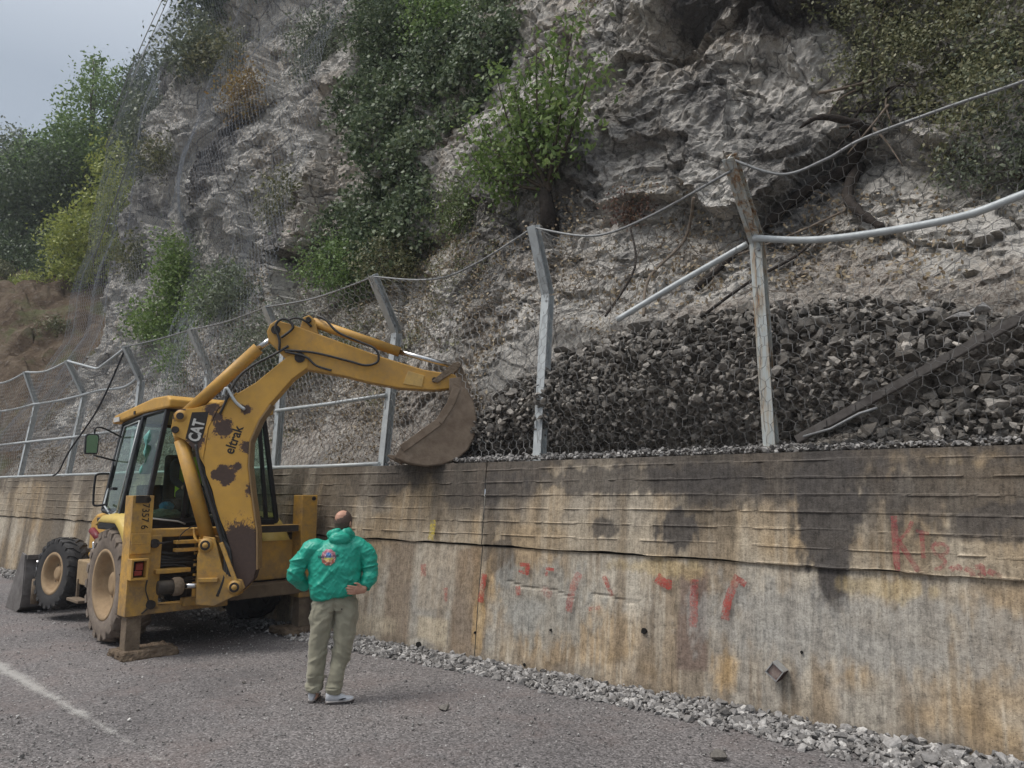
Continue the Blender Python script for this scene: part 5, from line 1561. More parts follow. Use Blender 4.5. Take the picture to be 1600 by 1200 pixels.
# door seal frame
fr = [(1.42, .955, 1.72), (1.42, .74, 3.02), (2.18, .69, 2.98), (2.28, .80, 2.2), (2.18, .90, 1.80), (1.7, .945, 1.66)]
mpart(MB().tube(fr + [fr[0]], .014, 6), 'door_seal', galv, cab)
mpart(MB().b2(1.55, 1.66, .93, .99, 2.02, 2.06), 'door_handle', BLACK, cab)
lo = MB(); lo.prism([(-.93, 1.45), (.93, 1.45), (.95, 1.62), (-.95, 1.62)], .45, 2.3, lambda a, h, b: (h, a, b)); mpart(lo, 'cab_base', BLACK, cab, .02)
mpart(MB().tube([(.42, .93, 1.66), (.42, .5, 1.60), (.42, .4, 1.56)], .012, 6), 'sill_trim', WHITEP, cab)
rf = MB()
rf.prism([(.30, 3.13), (.30, 3.24), (.42, 3.30), (.9, 3.31), (1.35, 3.27), (2.45, 3.17), (2.55, 3.12), (2.55, 3.04), (1.4, 3.12)], -.76, .76)
roof = mpart(rf, 'roof', PAINTC, cab, .025)
mpart(MB().b2(2.2, 2.45, .762, .775, 3.06, 3.13), 'roof_lamp', WHITEP, roof)
mpart(MB().b2(1.55, 1.61, .762, .772, 3.12, 3.17), 'roof_vent', BLACK, roof)
# seat, console
mpart(MB().b2(1.05, 1.6, -.3, .3, 1.75, 1.9), 'seat', UPH, cab, .05)
mpart(MB().b2(1.5, 1.66, -.28, .28, 1.85, 2.55), 'seat_back', UPH, cab, .05)
mpart(MB().b2(1.75, 2.1, -.5, .5, 1.6, 2.1), 'dashboard', BLACK, cab, .04)
mpart(MB().tube([(2.0, 0, 1.9), (1.82, 0, 2.25)], .03, 8), 'steering_column', BLACK, cab)
for y in (-.2, .12, .25):
    lv_ = mpart(MB().tube([(.7, y, 1.62), (.72, y, 2.0)], .012, 6), 'lever', BLACK, cab)
    mpart(MB().lathe([(0, .05), (.03, .03), (.035, 0), (.02, -.04), (0, -.05)], (.72, y, 2.03), 'z', 10), 'knob', BLACK, lv_)
mpart(MB().b2(.5, .72, -.75, .8, 1.60, 1.64), 'rear_shelf', BLACK, cab)
# mirror and handrails
mr = MB(); mr.prism([(-.075, -.14), (.075, -.14), (.085, -.1), (.085, .13), (.06, .16), (-.06, .16), (-.085, .13), (-.085, -.1)], -.02, .02, lambda a, h, b: (2.05 + h + .25 * a, 1.17 + a, 2.68 + b))
mir = mpart(mr, 'mirror', BLACK, mach, .008)
mg, nt, b_ = newmat('mirror_glass', 0.03, (0.14, 0.20, 0.11), 1.0)
q = MB(); q.prism([(-.065, -.12), (.065, -.12), (.072, .11), (.05, .14), (-.05, .14), (-.072, .11)], -.026, -.022, lambda a, h, b: (2.05 + h + .25 * a, 1.17 + a, 2.68 + b)); mpart(q, 'mirror_glass', mg, mir)
mpart(MB().tube(bez([(2.08, 1.13, 2.84), (2.08, 1.12, 2.93), (2.1, 1.0, 2.93), (2.2, .72, 2.82)], 4), .013, 6), 'mirror_arm', BLACK, mir)
mpart(MB().tube([(2.08, 1.12, 2.53), (2.2, .78, 2.46)], .013, 6), 'mirror_arm', BLACK, mir)
mpart(MB().tube(bez([(1.95, .93, 2.26), (1.98, 1.08, 2.25), (2.0, 1.1, 2.15), (2.0, 1.1, 1.9), (1.98, 1.08, 1.80), (1.95, .92, 1.82)], 4), .016, 7), 'handrail', BLACK)
# bonnet, tool box with step, red hydraulic cover
q = MB(); q.prism([(2.3, 1.0), (2.3, 1.78), (2.5, 1.8), (4.1, 1.62), (4.35, 1.5), (4.4, 1.0)], -.42, .42); mpart(q, 'bonnet', PAINTC, bevel=.04)
q = MB(); q.b2(2.05, 2.85, .62, 1.0, .62, .98); mpart(q, 'tool_box', m_paint('dusty_tool_box', (.42, .30, .16), wear=.3, dirt=.8), bevel=.02)
q = MB(); q.b2(2.2, 2.75, .98, 1.14, .40, .44); q.b2(2.2, 2.24, .98, 1.02, .42, .7); q.b2(2.71, 2.75, .98, 1.02, .42, .7); mpart(q, 'step', MUD, bevel=.006)
mpart(MB().tube([(2.6, .78, 1.26), (2.95, .80, 1.40)], .055, 10), 'red_cover', REDP)
mpart(MB().tube([(2.75, .8, 1.0), (2.75, .82, 1.24)], .03, 8), 'strut', CHROME)
# loader arms and bucket
for s in (1, -1):
    q = MB(); q.prism([(2.6, 1.15), (2.7, 1.4), (3.4, 1.25), (4.4, .75), (4.8, .45), (4.7, .3), (4.2, .5), (3.3, 1.0)], s * .50 - .05, s * .50 + .05)
    mpart(q, 'loader_arm', PAINT, bevel=.015)
    cyl = mpart(MB().tube([(3.0, s * .66, 1.05), (3.9, s * .66, .9)], .06, 10), 'lift_cylinder', PAINT)
    mpart(MB().tube([(3.9, s * .66, .9), (4.5, s * .6, .6)], .03, 10), 'rod', CHROME, cyl)
prof = [(4.75, .93), (4.72, .75), (4.72, .30), (4.80, .10), (5.0, .02), (5.75, .0)]
lbk = MB()
for (a0, b0), (a1, b1) in zip(prof[:-1], prof[1:]):
    lbk.beam((a0, 0, b0), (a1, 0, b1), 2.5, .03, (0, 1, 0))
lbk = mpart(lbk, 'loader_bucket', LBUCK)
for s in (1, -1):
    q = MB(); q.prism([(4.75, .95), (4.72, .30), (4.80, .08), (5.0, .0), (5.75, .0), (5.35, .5), (4.95, .98)], s * 1.25 - .015, s * 1.25 + .015); mpart(q, 'side_plate', LBUCK, lbk, .004)
    for y in (s * 1.05, s * .5):
        mpart(MB().b2(4.55, 4.72, y - .02, y + .02, .2, .9), 'hinge_plate', LBUCK, lbk)
    c2 = mpart(MB().tube([(4.6, s * 1.1, .16), (4.6, s * 1.1, .56)], .065, 10), 'tilt_cylinder', MUD, lbk)
    mpart(MB().tube([(4.6, s * 1.1, .56), (4.6, s * 1.1, .86)], .03, 10), 'rod', CHROME, lbk)
mpart(MB().b2(4.66, 4.72, -1.24, 1.24, .88, .95), 'top_edge', LBUCK, lbk)

# ---- digging arm: its own plane, swung towards the wall.  plane coordinates: a = reach, h = sideways, b = height
AK = Vector((-.45, .30, 0)); AE = Vector((-1.65, -2.04, 0)).normalized(); AN = Vector((-AE.y, AE.x, 0))
AM = Matrix(((AE.x, AN.x, 0, AK.x), (AE.y, AN.y, 0, AK.y), (0, 0, 1, 0), (0, 0, 0, 1)))


def apart(mb, name, mat, parent=None, bevel=0.0):
    if parent is None:
        o = mb.build(name, mat, mach, bevel); o.matrix_local = AM
    else:
        o = mb.build(name, mat, parent, bevel)
    return o


# swing casting on the side-shift carriage
q = MB(); q.b2(-.22, -.10, .05, .62, .56, .66); mpart(q, 'carriage_plate', PAINT, bevel=.01)
q = MB(); q.b2(-.24, -.12, .20, .44, .60, 1.42); mpart(q, 'carriage_post', PAINT, bevel=.015)
q = MB()
q.prism([(-.20, .60), (.02, .58), (.30, .72), (.38, .80), (.34, .90), (.22, .92), (.10, 1.02), (-.02, 1.42), (-.16, 1.44), (-.22, 1.2)], -.17, -.13)
q.prism([(-.20, .60), (.02, .58), (.30, .72), (.38, .80), (.34, .90), (.22, .92), (.10, 1.02), (-.02, 1.42), (-.16, 1.44), (-.22, 1.2)], .13, .17)
q.prism([(-.22, .60), (-.08, .60), (-.1, 1.40), (-.22, 1.40)], -.13, .13)
q.prism([(-.2, .58), (.3, .70), (.28, .76), (-.2, .66)], -.13, .13)
kp = apart(q, 'swing_post', PAINT, bevel=.01)
for (a, b) in ((.26, .81), (-.12, 1.33)):
    apart(MB().tube([(a, -.21, b), (a, .21, b)], .062, 16), 'pivot_pin', PIN, kp)
    apart(MB().lathe([(.0, -.225), (.03, -.225), (.035, -.21), (.085, -.205), (.09, -.17)], (a, 0, b), 'y', 16), 'pin_collar', PAINT, kp)
apart(MB().b2(-.18, .06, -.24, -.17, .88, .93), 'stop_block', PAINT, kp, .006)
apart(MB().beam((.06, -.16, 1.36), (.27, -.19, .88), .03, .05, (0, 1, 0)), 'brace', PAINT, kp, .005)
sw = mpart(MB().tube([(-.30, .98, .83), (-.34, .70, .83)], .085, 12), 'swing_cylinder', DARKIN)
mpart(MB().tube([(-.34, .70, .83), (-.40, .40, .82)], .035, 10), 'rod', CHROME, sw)
mpart(MB().lathe([(.1, -.06), (.115, -.03), (.115, .03), (.1, .06)], (-.32, .76, .83), 'y', 16), 'gland', MUD, sw)

body = [(.14, 3.27), (-.08, 3.07), (-.19, 2.82), (-.23, 2.44), (-.19, 2.22), (-.10, 2.02), (-.05, 1.84), (.02, 1.64), (.09, 1.49), (.15, 1.32), (.20, 1.10), (.17, .90), (.19, .79), (.28, .73), (.36, .77), (.47, .90), (.50, 1.02), (.47, 1.50), (.38, 1.99), (.33, 2.33), (.33, 2.64), (.38, 2.77), (.44, 2.93), (.57, 3.14), (.84, 3.48), (1.04, 3.64), (1.05, 3.80), (.93, 3.89), (.72, 3.74), (.38, 3.43)]
bo = apart(MB().prism(body, -.115, .115), 'boom', PAINTB, bevel=.012)
brk = [(-.41, 3.07), (-.58, 3.06), (-.64, 3.0), (-.66, 2.80), (-.60, 2.71), (-.48, 2.66), (-.32, 2.50), (-.20, 2.30), (-.15, 2.5), (-.1, 2.9), (.0, 3.08), (.12, 3.25), (-.0, 3.18)]
bk = apart(MB().prism(brk, -.105, -.075), 'bracket', PAINTB, bo, .006)
apart(MB().prism(brk, .075, .105), 'bracket', PAINTB, bo, .006)


def ribbon(pts, hw, th):
    mb = MB()
    for p0, p1 in zip(pts[:-1], pts[1:]):
        a, b = Vector((p0[0], 0, p0[1])), Vector((p1[0], 0, p1[1])); d_ = (b - a).normalized() * .004
        mb.beam(a - d_, b + d_, hw * 2, th, (0, 1, 0))
    return mb


apart(ribbon([(.51, 1.02), (.485, 1.50), (.395, 1.99), (.343, 2.33), (.343, 2.64), (.392, 2.77), (.45, 2.925), (.58, 3.13)], .13, .022), 'flange', m_paint('flange_paint', (.30, .19, .08), wear=.5, dirt=.6), bo, .004)
apart(ribbon([(.14, 3.28), (-.09, 3.08), (-.20, 2.82), (-.24, 2.44)], .12, .02), 'weld_rib', PAINTB, bo, .004)
for (a, b) in ((-.55, 2.97), (-.60, 2.79), (.93, 3.77)):
    apart(MB().tube([(a, -.135, b), (a, .135, b)], .045, 14), 'pin', PIN, bo)
# decals: black panel with white lettering, dealer name
apart(MB().prism([(-.47, 2.68), (-.41, 3.02), (-.20, 3.03), (-.25, 2.72), (-.33, 2.60)], -.1065, -.1055), 'decal_panel', BLKP, bo)
text_part('lettering', 'CAT', .20, WHITEP, bo, (-.305, -.1075, 2.63), (.22, 0, .97), (-.97, 0, .22), .0008, bold=.007, sx=.72)
text_part('lettering', 'eltrak', .185, BLKP, bo, (.135, -.1165, 2.47), (.30, 0, .954), (-.954, 0, .30), .0008, bold=.004, sx=.86)

bc = apart(MB().tube([(-.145, 0, 1.40), (-.555, 0, 2.66)], .088, 18), 'boom_cylinder', PAINTS)
apart(MB().tube([(-.12, 0, 1.30), (-.15, 0, 1.42)], .06, 12), 'rod_end', PAINTS, bc)
apart(MB().tube([(-.555, 0, 2.66), (-.60, 0, 2.79)], .075, 12), 'cylinder_eye', PAINTS, bc)
scy = apart(MB().tube([(-.50, 0, 3.02), (.36, 0, 3.905)], .083, 18), 'stick_cylinder', PAINTS)
apart(MB().tube([(.34, 0, 3.885), (.58, 0, 4.07)], .043, 12), 'rod', CHROME, scy)
apart(MB().lathe([(.0, -.11), (.08, -.11), (.09, -.08), (.09, .08), (.08, .11), (0, .11)], (-.55, 0, 2.97), 'y', 16), 'cylinder_eye', PAINTS, scy)

stick = [(.48, 4.12), (.52, 4.22), (.60, 4.28), (.84, 4.21), (1.13, 4.11), (1.99, 3.81), (2.57, 3.64), (3.0, 3.58), (3.07, 3.48), (2.96, 3.39), (2.71, 3.36), (2.26, 3.38), (1.81, 3.46), (1.53, 3.53), (.99, 3.62), (.84, 3.66), (.69, 3.80), (.51, 3.98)]
sk = apart(MB().prism(stick, -.105, .105), 'stick', PAINTS, bevel=.014)
apart(MB().prism([(.90, 4.15), (.94, 4.33), (1.02, 4.37), (1.10, 4.30), (1.16, 4.06)], -.07, .07), 'cylinder_bracket', PAINTS, sk, .01)
for (a, b, r_) in ((.60, 4.14, .06), (1.02, 4.29, .035), (.93, 3.77, .07), (3.0, 3.47, .05), (2.72, 3.5, .035)):
    apart(MB().tube([(a, -.13, b), (a, .13, b)], r_, 14), 'pin', PIN, sk)
apart(MB().prism([(2.30, 3.44), (2.55, 3.40), (2.58, 3.56), (2.36, 3.62)], -.115, -.106), 'wear_plate', m_paint('plate_yellow', (.62, .40, .12), wear=.3), sk, .003)
bcy = apart(MB().tube([(1.06, 0, 4.28), (2.24, 0, 3.895)], .068, 16), 'bucket_cylinder', PAINTS)
apart(MB().tube([(2.22, 0, 3.90), (3.02, 0, 3.70)], .036, 12), 'rod', CHROME, bcy)
lk = MB()
for s in (-1, 1):
    lk.prism([(2.68, 3.48), (2.76, 3.46), (3.08, 3.68), (3.04, 3.76), (2.98, 3.74)], s * .12 - .012, s * .12 + .012)
    lk.prism([(3.0, 3.70), (3.08, 3.72), (3.22, 3.36), (3.12, 3.32)], s * .10 - .015, s * .10 + .015)
lk.tube([(3.04, -.14, 3.71), (3.04, .14, 3.71)], .035, 10)
apart(lk, 'bucket_linkage', MUD, None, .004)

# digging bucket
shell = [(2.22, 2.44), (2.40, 2.37), (2.62, 2.335), (2.85, 2.36), (3.02, 2.43), (3.16, 2.55), (3.24, 2.72), (3.27, 2.95), (3.23, 3.16), (3.14, 3.33), (3.0, 3.42)]
bu = apart(ribbon(shell, .38, .022), 'digging_bucket', BUCKM)
sidep = [(3.0, 3.42), (2.90, 3.14), (2.75, 2.90), (2.28, 2.55), (2.22, 2.44), (2.40, 2.37), (2.62, 2.335), (2.85, 2.36), (3.02, 2.43), (3.16, 2.55), (3.24, 2.72), (3.27, 2.95), (3.23, 3.16), (3.14, 3.33)]
for s in (-1, 1):
    apart(MB().prism(sidep, s * .38 - .012, s * .38 + .012), 'side_plate', BUCKM, bu, .004)
    e_ = MB()
    for p0, p1 in zip(((2.98, 3.36), (2.90, 3.14), (2.75, 2.90)), ((2.90, 3.14), (2.75, 2.90), (2.28, 2.55))):
        e_.beam((p0[0] + .03, s * .395, p0[1]), (p1[0] + .03, s * .395, p1[1]), .02, .10, (0, 1, 0))
    apart(e_, 'side_cutter', BUCKM, bu, .004)
    apart(MB().prism([(2.92, 3.30), (2.92, 3.52), (3.06, 3.54), (3.2, 3.40), (3.18, 3.25)], s * .14 - .014, s * .14 + .014), 'hanger', BUCKM, bu, .004)
for k in range(4):
    y = -.30 + .2 * k
    apart(MB().prism([(2.30, 2.36), (2.30, 2.46), (2.13, 2.475), (2.12, 2.455)], y - .035, y + .035), 'tooth', BUCKM, bu, .004)

# hoses on the arm
def ahose(pts, r=.018, name='hose', mat=HOSE): return apart(MB().tube(bez(pts, 6), r, 7), name, mat)
for k, h in enumerate((-.10, -.05, 0.0)):
    ahose([(.12 + .03 * k, h - .02, 1.20), (.02 + .03 * k, h - .03, 1.5), (-.14 + .03 * k, h - .03, 1.95), (-.26 + .02 * k, h - .02, 2.3), (-.34 + .02 * k, h, 2.6)], .022)
    ahose([(.05 + .07 * k, -.16 + .05 * k, .7), (.12 + .03 * k, -.15, .95), (.1 + .03 * k, -.12, 1.25), (.05, -.1, 1.4)], .022)
ahose([(-.05, -.13, 3.0), (.12, -.14, 3.42), (.3, -.14, 3.62), (.6, -.14, 3.8), (.78, -.14, 3.92)], .017)
ahose([(.66, -.14, 3.86), (.66, -.15, 4.0), (.6, -.15, 4.17), (.66, -.16, 4.27), (.76, -.16, 4.27), (.83, -.16, 4.17), (.74, -.16, 4.07), (.68, -.15, 4.03)], .018)
ahose([(.74, -.12, 4.27), (.86, -.12, 4.31), (.98, -.1, 4.27), (1.06, -.08, 4.2)], .015)
ahose([(1.12, -.04, 4.36), (1.24, -.1, 4.30), (1.42, -.14, 4.12), (1.7, -.15, 4.0), (1.92, -.15, 3.9), (1.96, -.14, 3.74), (1.8, -.13, 3.68), (1.55, -.13, 3.74), (1.1, -.13, 3.84), (.72, -.14, 3.86)], .016)
ahose([(.74, -.14, 3.84), (1.0, -.14, 3.78), (1.15, -.14, 3.66), (1.35, -.13, 3.6)], .016)
pp = apart(MB().tube(bez([(-.02, -.14, 3.24), (.02, -.15, 3.34), (.14, -.15, 3.16), (.26, -.14, 3.06)], 5), .02, 8), 'steel_pipe', galv)

# ---- things left in the cab
def crumple(name, c, r, seed, mat, lab, cat):
    bm = bmesh.new(); bmesh.ops.create_icosphere(bm, subdivisions=4, radius=1)
    P_ = np.array([v.co[:] for v in bm.verts]); f = ridge(P_ * 2.2 + seed, 3, seed); f2 = fbm(P_ * 1.2 + seed, 3, seed + 4)
    k = .7 + .45 * f + .5 * (f2 - .5)
    for v, s in zip(bm.verts, k): v.co = Vector((v.co.x * r[0], v.co.y * r[1], v.co.z * r[2])) * float(s)
    me = bpy.data.meshes.new(name); bm.to_mesh(me); bm.free()
    o = mobj(name, me, mat); o.location = mach.matrix_world @ Vector(c); o.rotation_euler = mach.rotation_euler
    return tag(o, lab, cat)


crumple('net_bag', (.64, .60, 1.70), (.10, .22, .075), 3, simple('pale_green_net', (.42, .50, .40), (.25, .32, .25), 25, .8), 'pale green crumpled net bag on the shelf behind the rear cab window', 'bag')
crumple('plastic_bag', (.64, .58, 1.80), (.06, .09, .06), 7, simple('blue_plastic', (.10, .42, .68), (.05, .25, .5), 12, .35), 'bright blue plastic bag on top of the net bag in the cab', 'bag')
crumple('roll', (.62, .40, 1.68), (.05, .05, .05), 9, simple('grey_green_roll', (.36, .42, .36), (.22, .27, .22), 30, .8), 'small pale roll beside the net bag in the cab', 'roll')
rg_ = MB(); vs = []
for k in range(13):
    t_ = k / 12; z_ = 2.86 - .62 * t_; wv = .045 + .03 * math.sin(t_ * 9) ** 2
    for s in (-1, 0, 1): vs.append((.98 + .02 * math.sin(5 * t_ + s), .69 + .02 * math.sin(t_ * 7) + .08 * t_ + s * wv * 1.3, z_))
rg_.add(vs, [(3 * k + j, 3 * k + j + 1, 3 * k + j + 4, 3 * k + j + 3) for k in range(12) for j in range(2)], True)
rag = rg_.build('rag', simple('turquoise_cloth', (.30, .62, .55), (.18, .45, .40), 10, .9)); rag.location = mach.location; rag.rotation_euler = mach.rotation_euler
rag.modifiers.new('t', 'SOLIDIFY').thickness = .012
tag(rag, 'turquoise rag hanging inside the side window of the cab', 'rag')

# ------------------------------------------------------------------ people
def rings(mb, rs, n=20):
    """loft of ellipses: (centre, half width, half depth, right vector, depth vector)"""
    vs = []
    for (c, a, b, ru, rv) in rs:
        c, ru, rv = Vector(c), Vector(ru).normalized(), Vector(rv).normalized()
        for k in range(n):
            t = 2 * math.pi * k / n; vs.append(c + ru * a * math.cos(t) + rv * b * math.sin(t))
    fs = [(i * n + k, i * n + (k + 1) % n, (i + 1) * n + (k + 1) % n, (i + 1) * n + k) for i in range(len(rs) - 1) for k in range(n)]
    fs += [tuple(range(n - 1, -1, -1)), tuple((len(rs) - 1) * n + k for k in range(n))]
    return mb.add(vs, fs)


def limb(mb, pts, rad, n=12, sub=4):
    P_ = bez(pts, sub); m = len(P_); src = np.linspace(0, 1, len(rad)); rr_ = np.interp(np.linspace(0, 1, m), src, rad)
    mb.tube(P_, [float(x) for x in rr_], n)
    return mb


def ball(mb, c, r, n=14):
    r = (r, r, r) if isinstance(r, (int, float)) else r
    pr = [(math.sin(math.pi * k / n), -math.cos(math.pi * k / n)) for k in range(n + 1)]
    vs = []; m = 16
    for (s, h) in pr:
        for k in range(m):
            a = 2 * math.pi * k / m; vs.append((c[0] + r[0] * s * math.cos(a), c[1] + r[1] * s * math.sin(a), c[2] + r[2] * h))
    fs = [(i * m + k, i * m + (k + 1) % m, (i + 1) * m + (k + 1) % m, (i + 1) * m + k) for i in range(n) for k in range(m)]
    return mb.add(vs, fs)


def fuse(mb, voxel, it=4, fac=0.5):
    """one continuous surface out of overlapping closed shapes"""
    o = mb.build('tmp_body'); 
    bm = bmesh.new(); bm.from_mesh(o.data); bmesh.ops.remove_doubles(bm, verts=bm.verts, dist=1e-5); bmesh.ops.recalc_face_normals(bm, faces=bm.faces); bm.to_mesh(o.data); bm.free()
    r = o.modifiers.new('r', 'REMESH'); r.mode = 'VOXEL'; r.voxel_size = voxel
    s = o.modifiers.new('s', 'SMOOTH'); s.factor = fac; s.iterations = it
    dg = bpy.context.evaluated_depsgraph_get()
    me = bpy.data.meshes.new_from_object(o.evaluated_get(dg))
    bpy.data.objects.remove(o)
    me.polygons.foreach_set('use_smooth', [True] * len(me.polygons))
    return me


def displace(me, fn):
    n = len(me.vertices); co = np.empty(n * 3, np.float32); me.vertices.foreach_get('co', co); co = co.reshape(-1, 3).astype(float)
    nr = np.empty(n * 3, np.float32); me.vertices.foreach_get('normal', nr); nr = nr.reshape(-1, 3)
    co = fn(co, nr); me.vertices.foreach_set('co', co.astype(np.float32).ravel()); me.update()


def m_cloth(name, c, rough=0.6, weave=400, sheen=0.0, var=0.12, crease=0.010):
    m, nt, b = newmat(name, rough, c, 0, 0.35)
    co = coord(nt)
    f = noise(nt, co, 9, 4, 0.6)
    nt.links.new(ramp(nt, f, [(0.3, tuple(x * (1 - var) for x in c)), (0.7, tuple(min(1, x * (1 + var)) for x in c))]), b.inputs['Base Color'])
    cr_ = nd(nt, 'ShaderNodeTexNoise', {'noise_type': 'RIDGED_MULTIFRACTAL'}, {'Vector': coord(nt, 'Object', (1.0, 1.0, 1.7)), 'Scale': 9.0, 'Detail': 3.0, 'Roughness': 0.5, 'Distortion': 0.6}).outputs[0]
    nb = bump(nt, cr_, 0.55, crease)
    nt.links.new(bump(nt, noise(nt, co, weave, 2, 0.5), 0.15, 0.001, nb), b.inputs['Normal'])
    b.inputs['Sheen Weight'].default_value = sheen
    return m


SKIN = simple('skin', (0.50, 0.285, 0.20), (0.42, 0.22, 0.15), 22, 0.55, 0, 0.35, 0.1, 120, 0.002)
HAIR = simple('short_dark_hair', (0.075, 0.052, 0.042), (0.13, 0.09, 0.07), 90, 0.8, 0, 0.3, 0.9, 300, 0.006)
GREEN = m_cloth('green_windbreaker_nylon', (0.018, 0.315, 0.22), 0.42, 500)
KHAKI = m_cloth('olive_khaki_cotton', (0.275, 0.258, 0.188), 0.8, 500, 0.2)
SHOEM = m_cloth('light_grey_trainer_knit', (0.50, 0.51, 0.53), 0.7, 300)
SOLEM = simple('dark_rubber_sole', (0.09, 0.075, 0.072), (0.05, 0.045, 0.045), 20, 0.7)
SOLEW = simple('pale_foam_midsole', (0.48, 0.45, 0.42), (0.36, 0.33, 0.31), 14, 0.6)
LACE = simple('dark_laces', (0.04, 0.04, 0.045), None, 30, 0.8)


def head(mb, c, f, s=1.0):
    """skull, jaw, nose, ears, brow, mouth; c centre of skull, f facing direction"""
    f = Vector(f).normalized(); r = f.cross(Vector((0, 0, 1))).normalized(); u = r.cross(f)
    P_ = lambda a, b, d: Vector(c) + (r * a + f * b + u * d) * s
    rr_ = []
    for (d, a, b, fo) in ((-.150, .045, .05, .030), (-.125, .052, .062, .034), (-.095, .060, .072, .026), (-.06, .066, .082, .016), (-.02, .073, .093, .004), (.02, .076, .097, .0), (.055, .073, .094, -.004), (.085, .060, .078, -.008), (.105, .038, .052, -.01), (.115, .012, .018, -.012)):
        rr_.append((P_(0, fo, d), a * s, b * s, r, f))
    rings(mb, rr_, 22)
    limb(mb, [P_(0, .088, .012), P_(0, .104, -.02), P_(0, .118, -.05)], [.010 * s, .014 * s, .017 * s], 8)      # nose
    for e in (-1, 1):
        ball(mb, P_(e * .078, -.006, -.018), (.012 * s, .020 * s, .034 * s), 8)                                   # ear
        ball(mb, P_(e * .031, .086, .012), (.019 * s, .016 * s, .012 * s), 8)                                     # brow
        ball(mb, P_(e * .031, .083, -.008), (.013 * s, .012 * s, .010 * s), 8)                                    # eye
    ball(mb, P_(0, .088, -.082), (.027 * s, .016 * s, .010 * s), 8)                                               # mouth
    ball(mb, P_(0, .082, -.122), (.026 * s, .020 * s, .018 * s), 8)                                               # chin
    return P_


def hand(mb, wrist, palm_dir, spread_dir, nrm, s=1.0, curl=0.35):
    """palm and five unequal bent fingers; nrm points out of the back of the hand"""
    d = Vector(palm_dir).normalized(); sp = Vector(spread_dir); sp = (sp - d * sp.dot(d)).normalized(); nn = Vector(nrm); nn = (nn - d * nn.dot(d) - sp * nn.dot(sp)).normalized()
    w0 = Vector(wrist)
    rings(mb, [(w0 - d * .02 * s, .026 * s, .020 * s, sp, nn), (w0 + d * .02 * s, .031 * s, .018 * s, sp, nn), (w0 + d * .055 * s, .040 * s, .016 * s, sp, nn), (w0 + d * .09 * s, .040 * s, .013 * s, sp, nn)], 14)
    for k, (off, L) in enumerate(((-.030, .072), (-.010, .082), (.011, .076), (.031, .060))):
        b0 = w0 + d * .082 * s + sp * off * s
        p1 = b0 + d * L * .45 * s + sp * off * .10 * s - nn * L * curl * .15 * s
        p2 = p1 + d * L * .32 * s - nn * L * curl * .40 * s
        p3 = p2 + d * L * .24 * s - nn * L * curl * .55 * s
        limb(mb, [b0 - d * .012 * s, b0, p1, p2, p3], [.0100 * s, .0100 * s, .0094 * s, .0088 * s, .0072 * s], 8, 3)
    t0 = w0 + d * .02 * s - sp * .026 * s
    limb(mb, [t0, t0 + d * .028 * s - sp * .024 * s, t0 + d * .058 * s - sp * .036 * s, t0 + d * .082 * s - sp * .034 * s], [.013 * s, .012 * s, .0105 * s, .008 * s], 8, 3)


# ---- the man in the green jacket; local x = to his right as seen from behind, y = the way he looks across, z up
man = empty('person', (-6.07, -2.07, 0.0), R(52.4))
tag(man, 'man in green windbreaker and khaki trousers seen from behind with hands on hips', 'person')
HEADC = (.075, .035, 1.70); HF = (.50, .85, .12)
LSH, RSH = (-.215, .0, 1.455), (.235, .015, 1.475)
LEL, REL = (-.365, .03, 1.205), (.345, -.03, 1.215)
LWR, RWR = (-.235, .12, 1.075), (.282, -.118, 1.05)
b = MB()
PH = head(b, HEADC, HF)
limb(b, [(.03, -.01, 1.46), (.045, .0, 1.55), (.07, .02, 1.62)], [.066, .058, .058], 14)
rings(b, [((.02, .0, .90), .155, .105, (1, 0, 0), (0, 1, 0)), ((.02, .0, 1.02), .16, .105, (1, 0, 0), (0, 1, 0)), ((.015, .0, 1.25), .165, .11, (1, 0, 0), (0, 1, 0)), ((.015, .0, 1.40), .175, .105, (1, 0, 0), (0, 1, 0)), ((.025, .0, 1.50), .11, .08, (1, 0, 0), (0, 1, 0))])
limb(b, [(-.12, 0, 1.44), LSH, LEL], [.06, .058, .044]); limb(b, [LEL, LWR], [.044, .028])
limb(b, [(.14, 0, 1.45), RSH, REL], [.06, .058, .044]); limb(b, [REL, RWR], [.044, .028])
hand(b, LWR, (.25, .9, -.1), (0, 0, -1), (-1, .1, 0))
hand(b, RWR, (-.90, -.42, .10), (0, .15, -1), (.42, -.9, .1), 1.08)
LLEG = [(-.075, .0, .92), (-.115, .01, .52), (-.150, .05, .09)]; RLEG = [(.115, .0, .92), (.105, -.02, .52), (.035, -.03, .09)]
limb(b, LLEG, [.085, .055, .040]); limb(b, RLEG, [.085, .055, .040])
limb(b, [(-.150, .03, .06), (-.125, .16, .04)], [.036, .026]); limb(b, [(.02, -.03, .06), (.17, -.01, .04)], [.036, .026])
body_me = fuse(b, .0068, 3, .5)
mobj('body', body_me, SKIN, man)
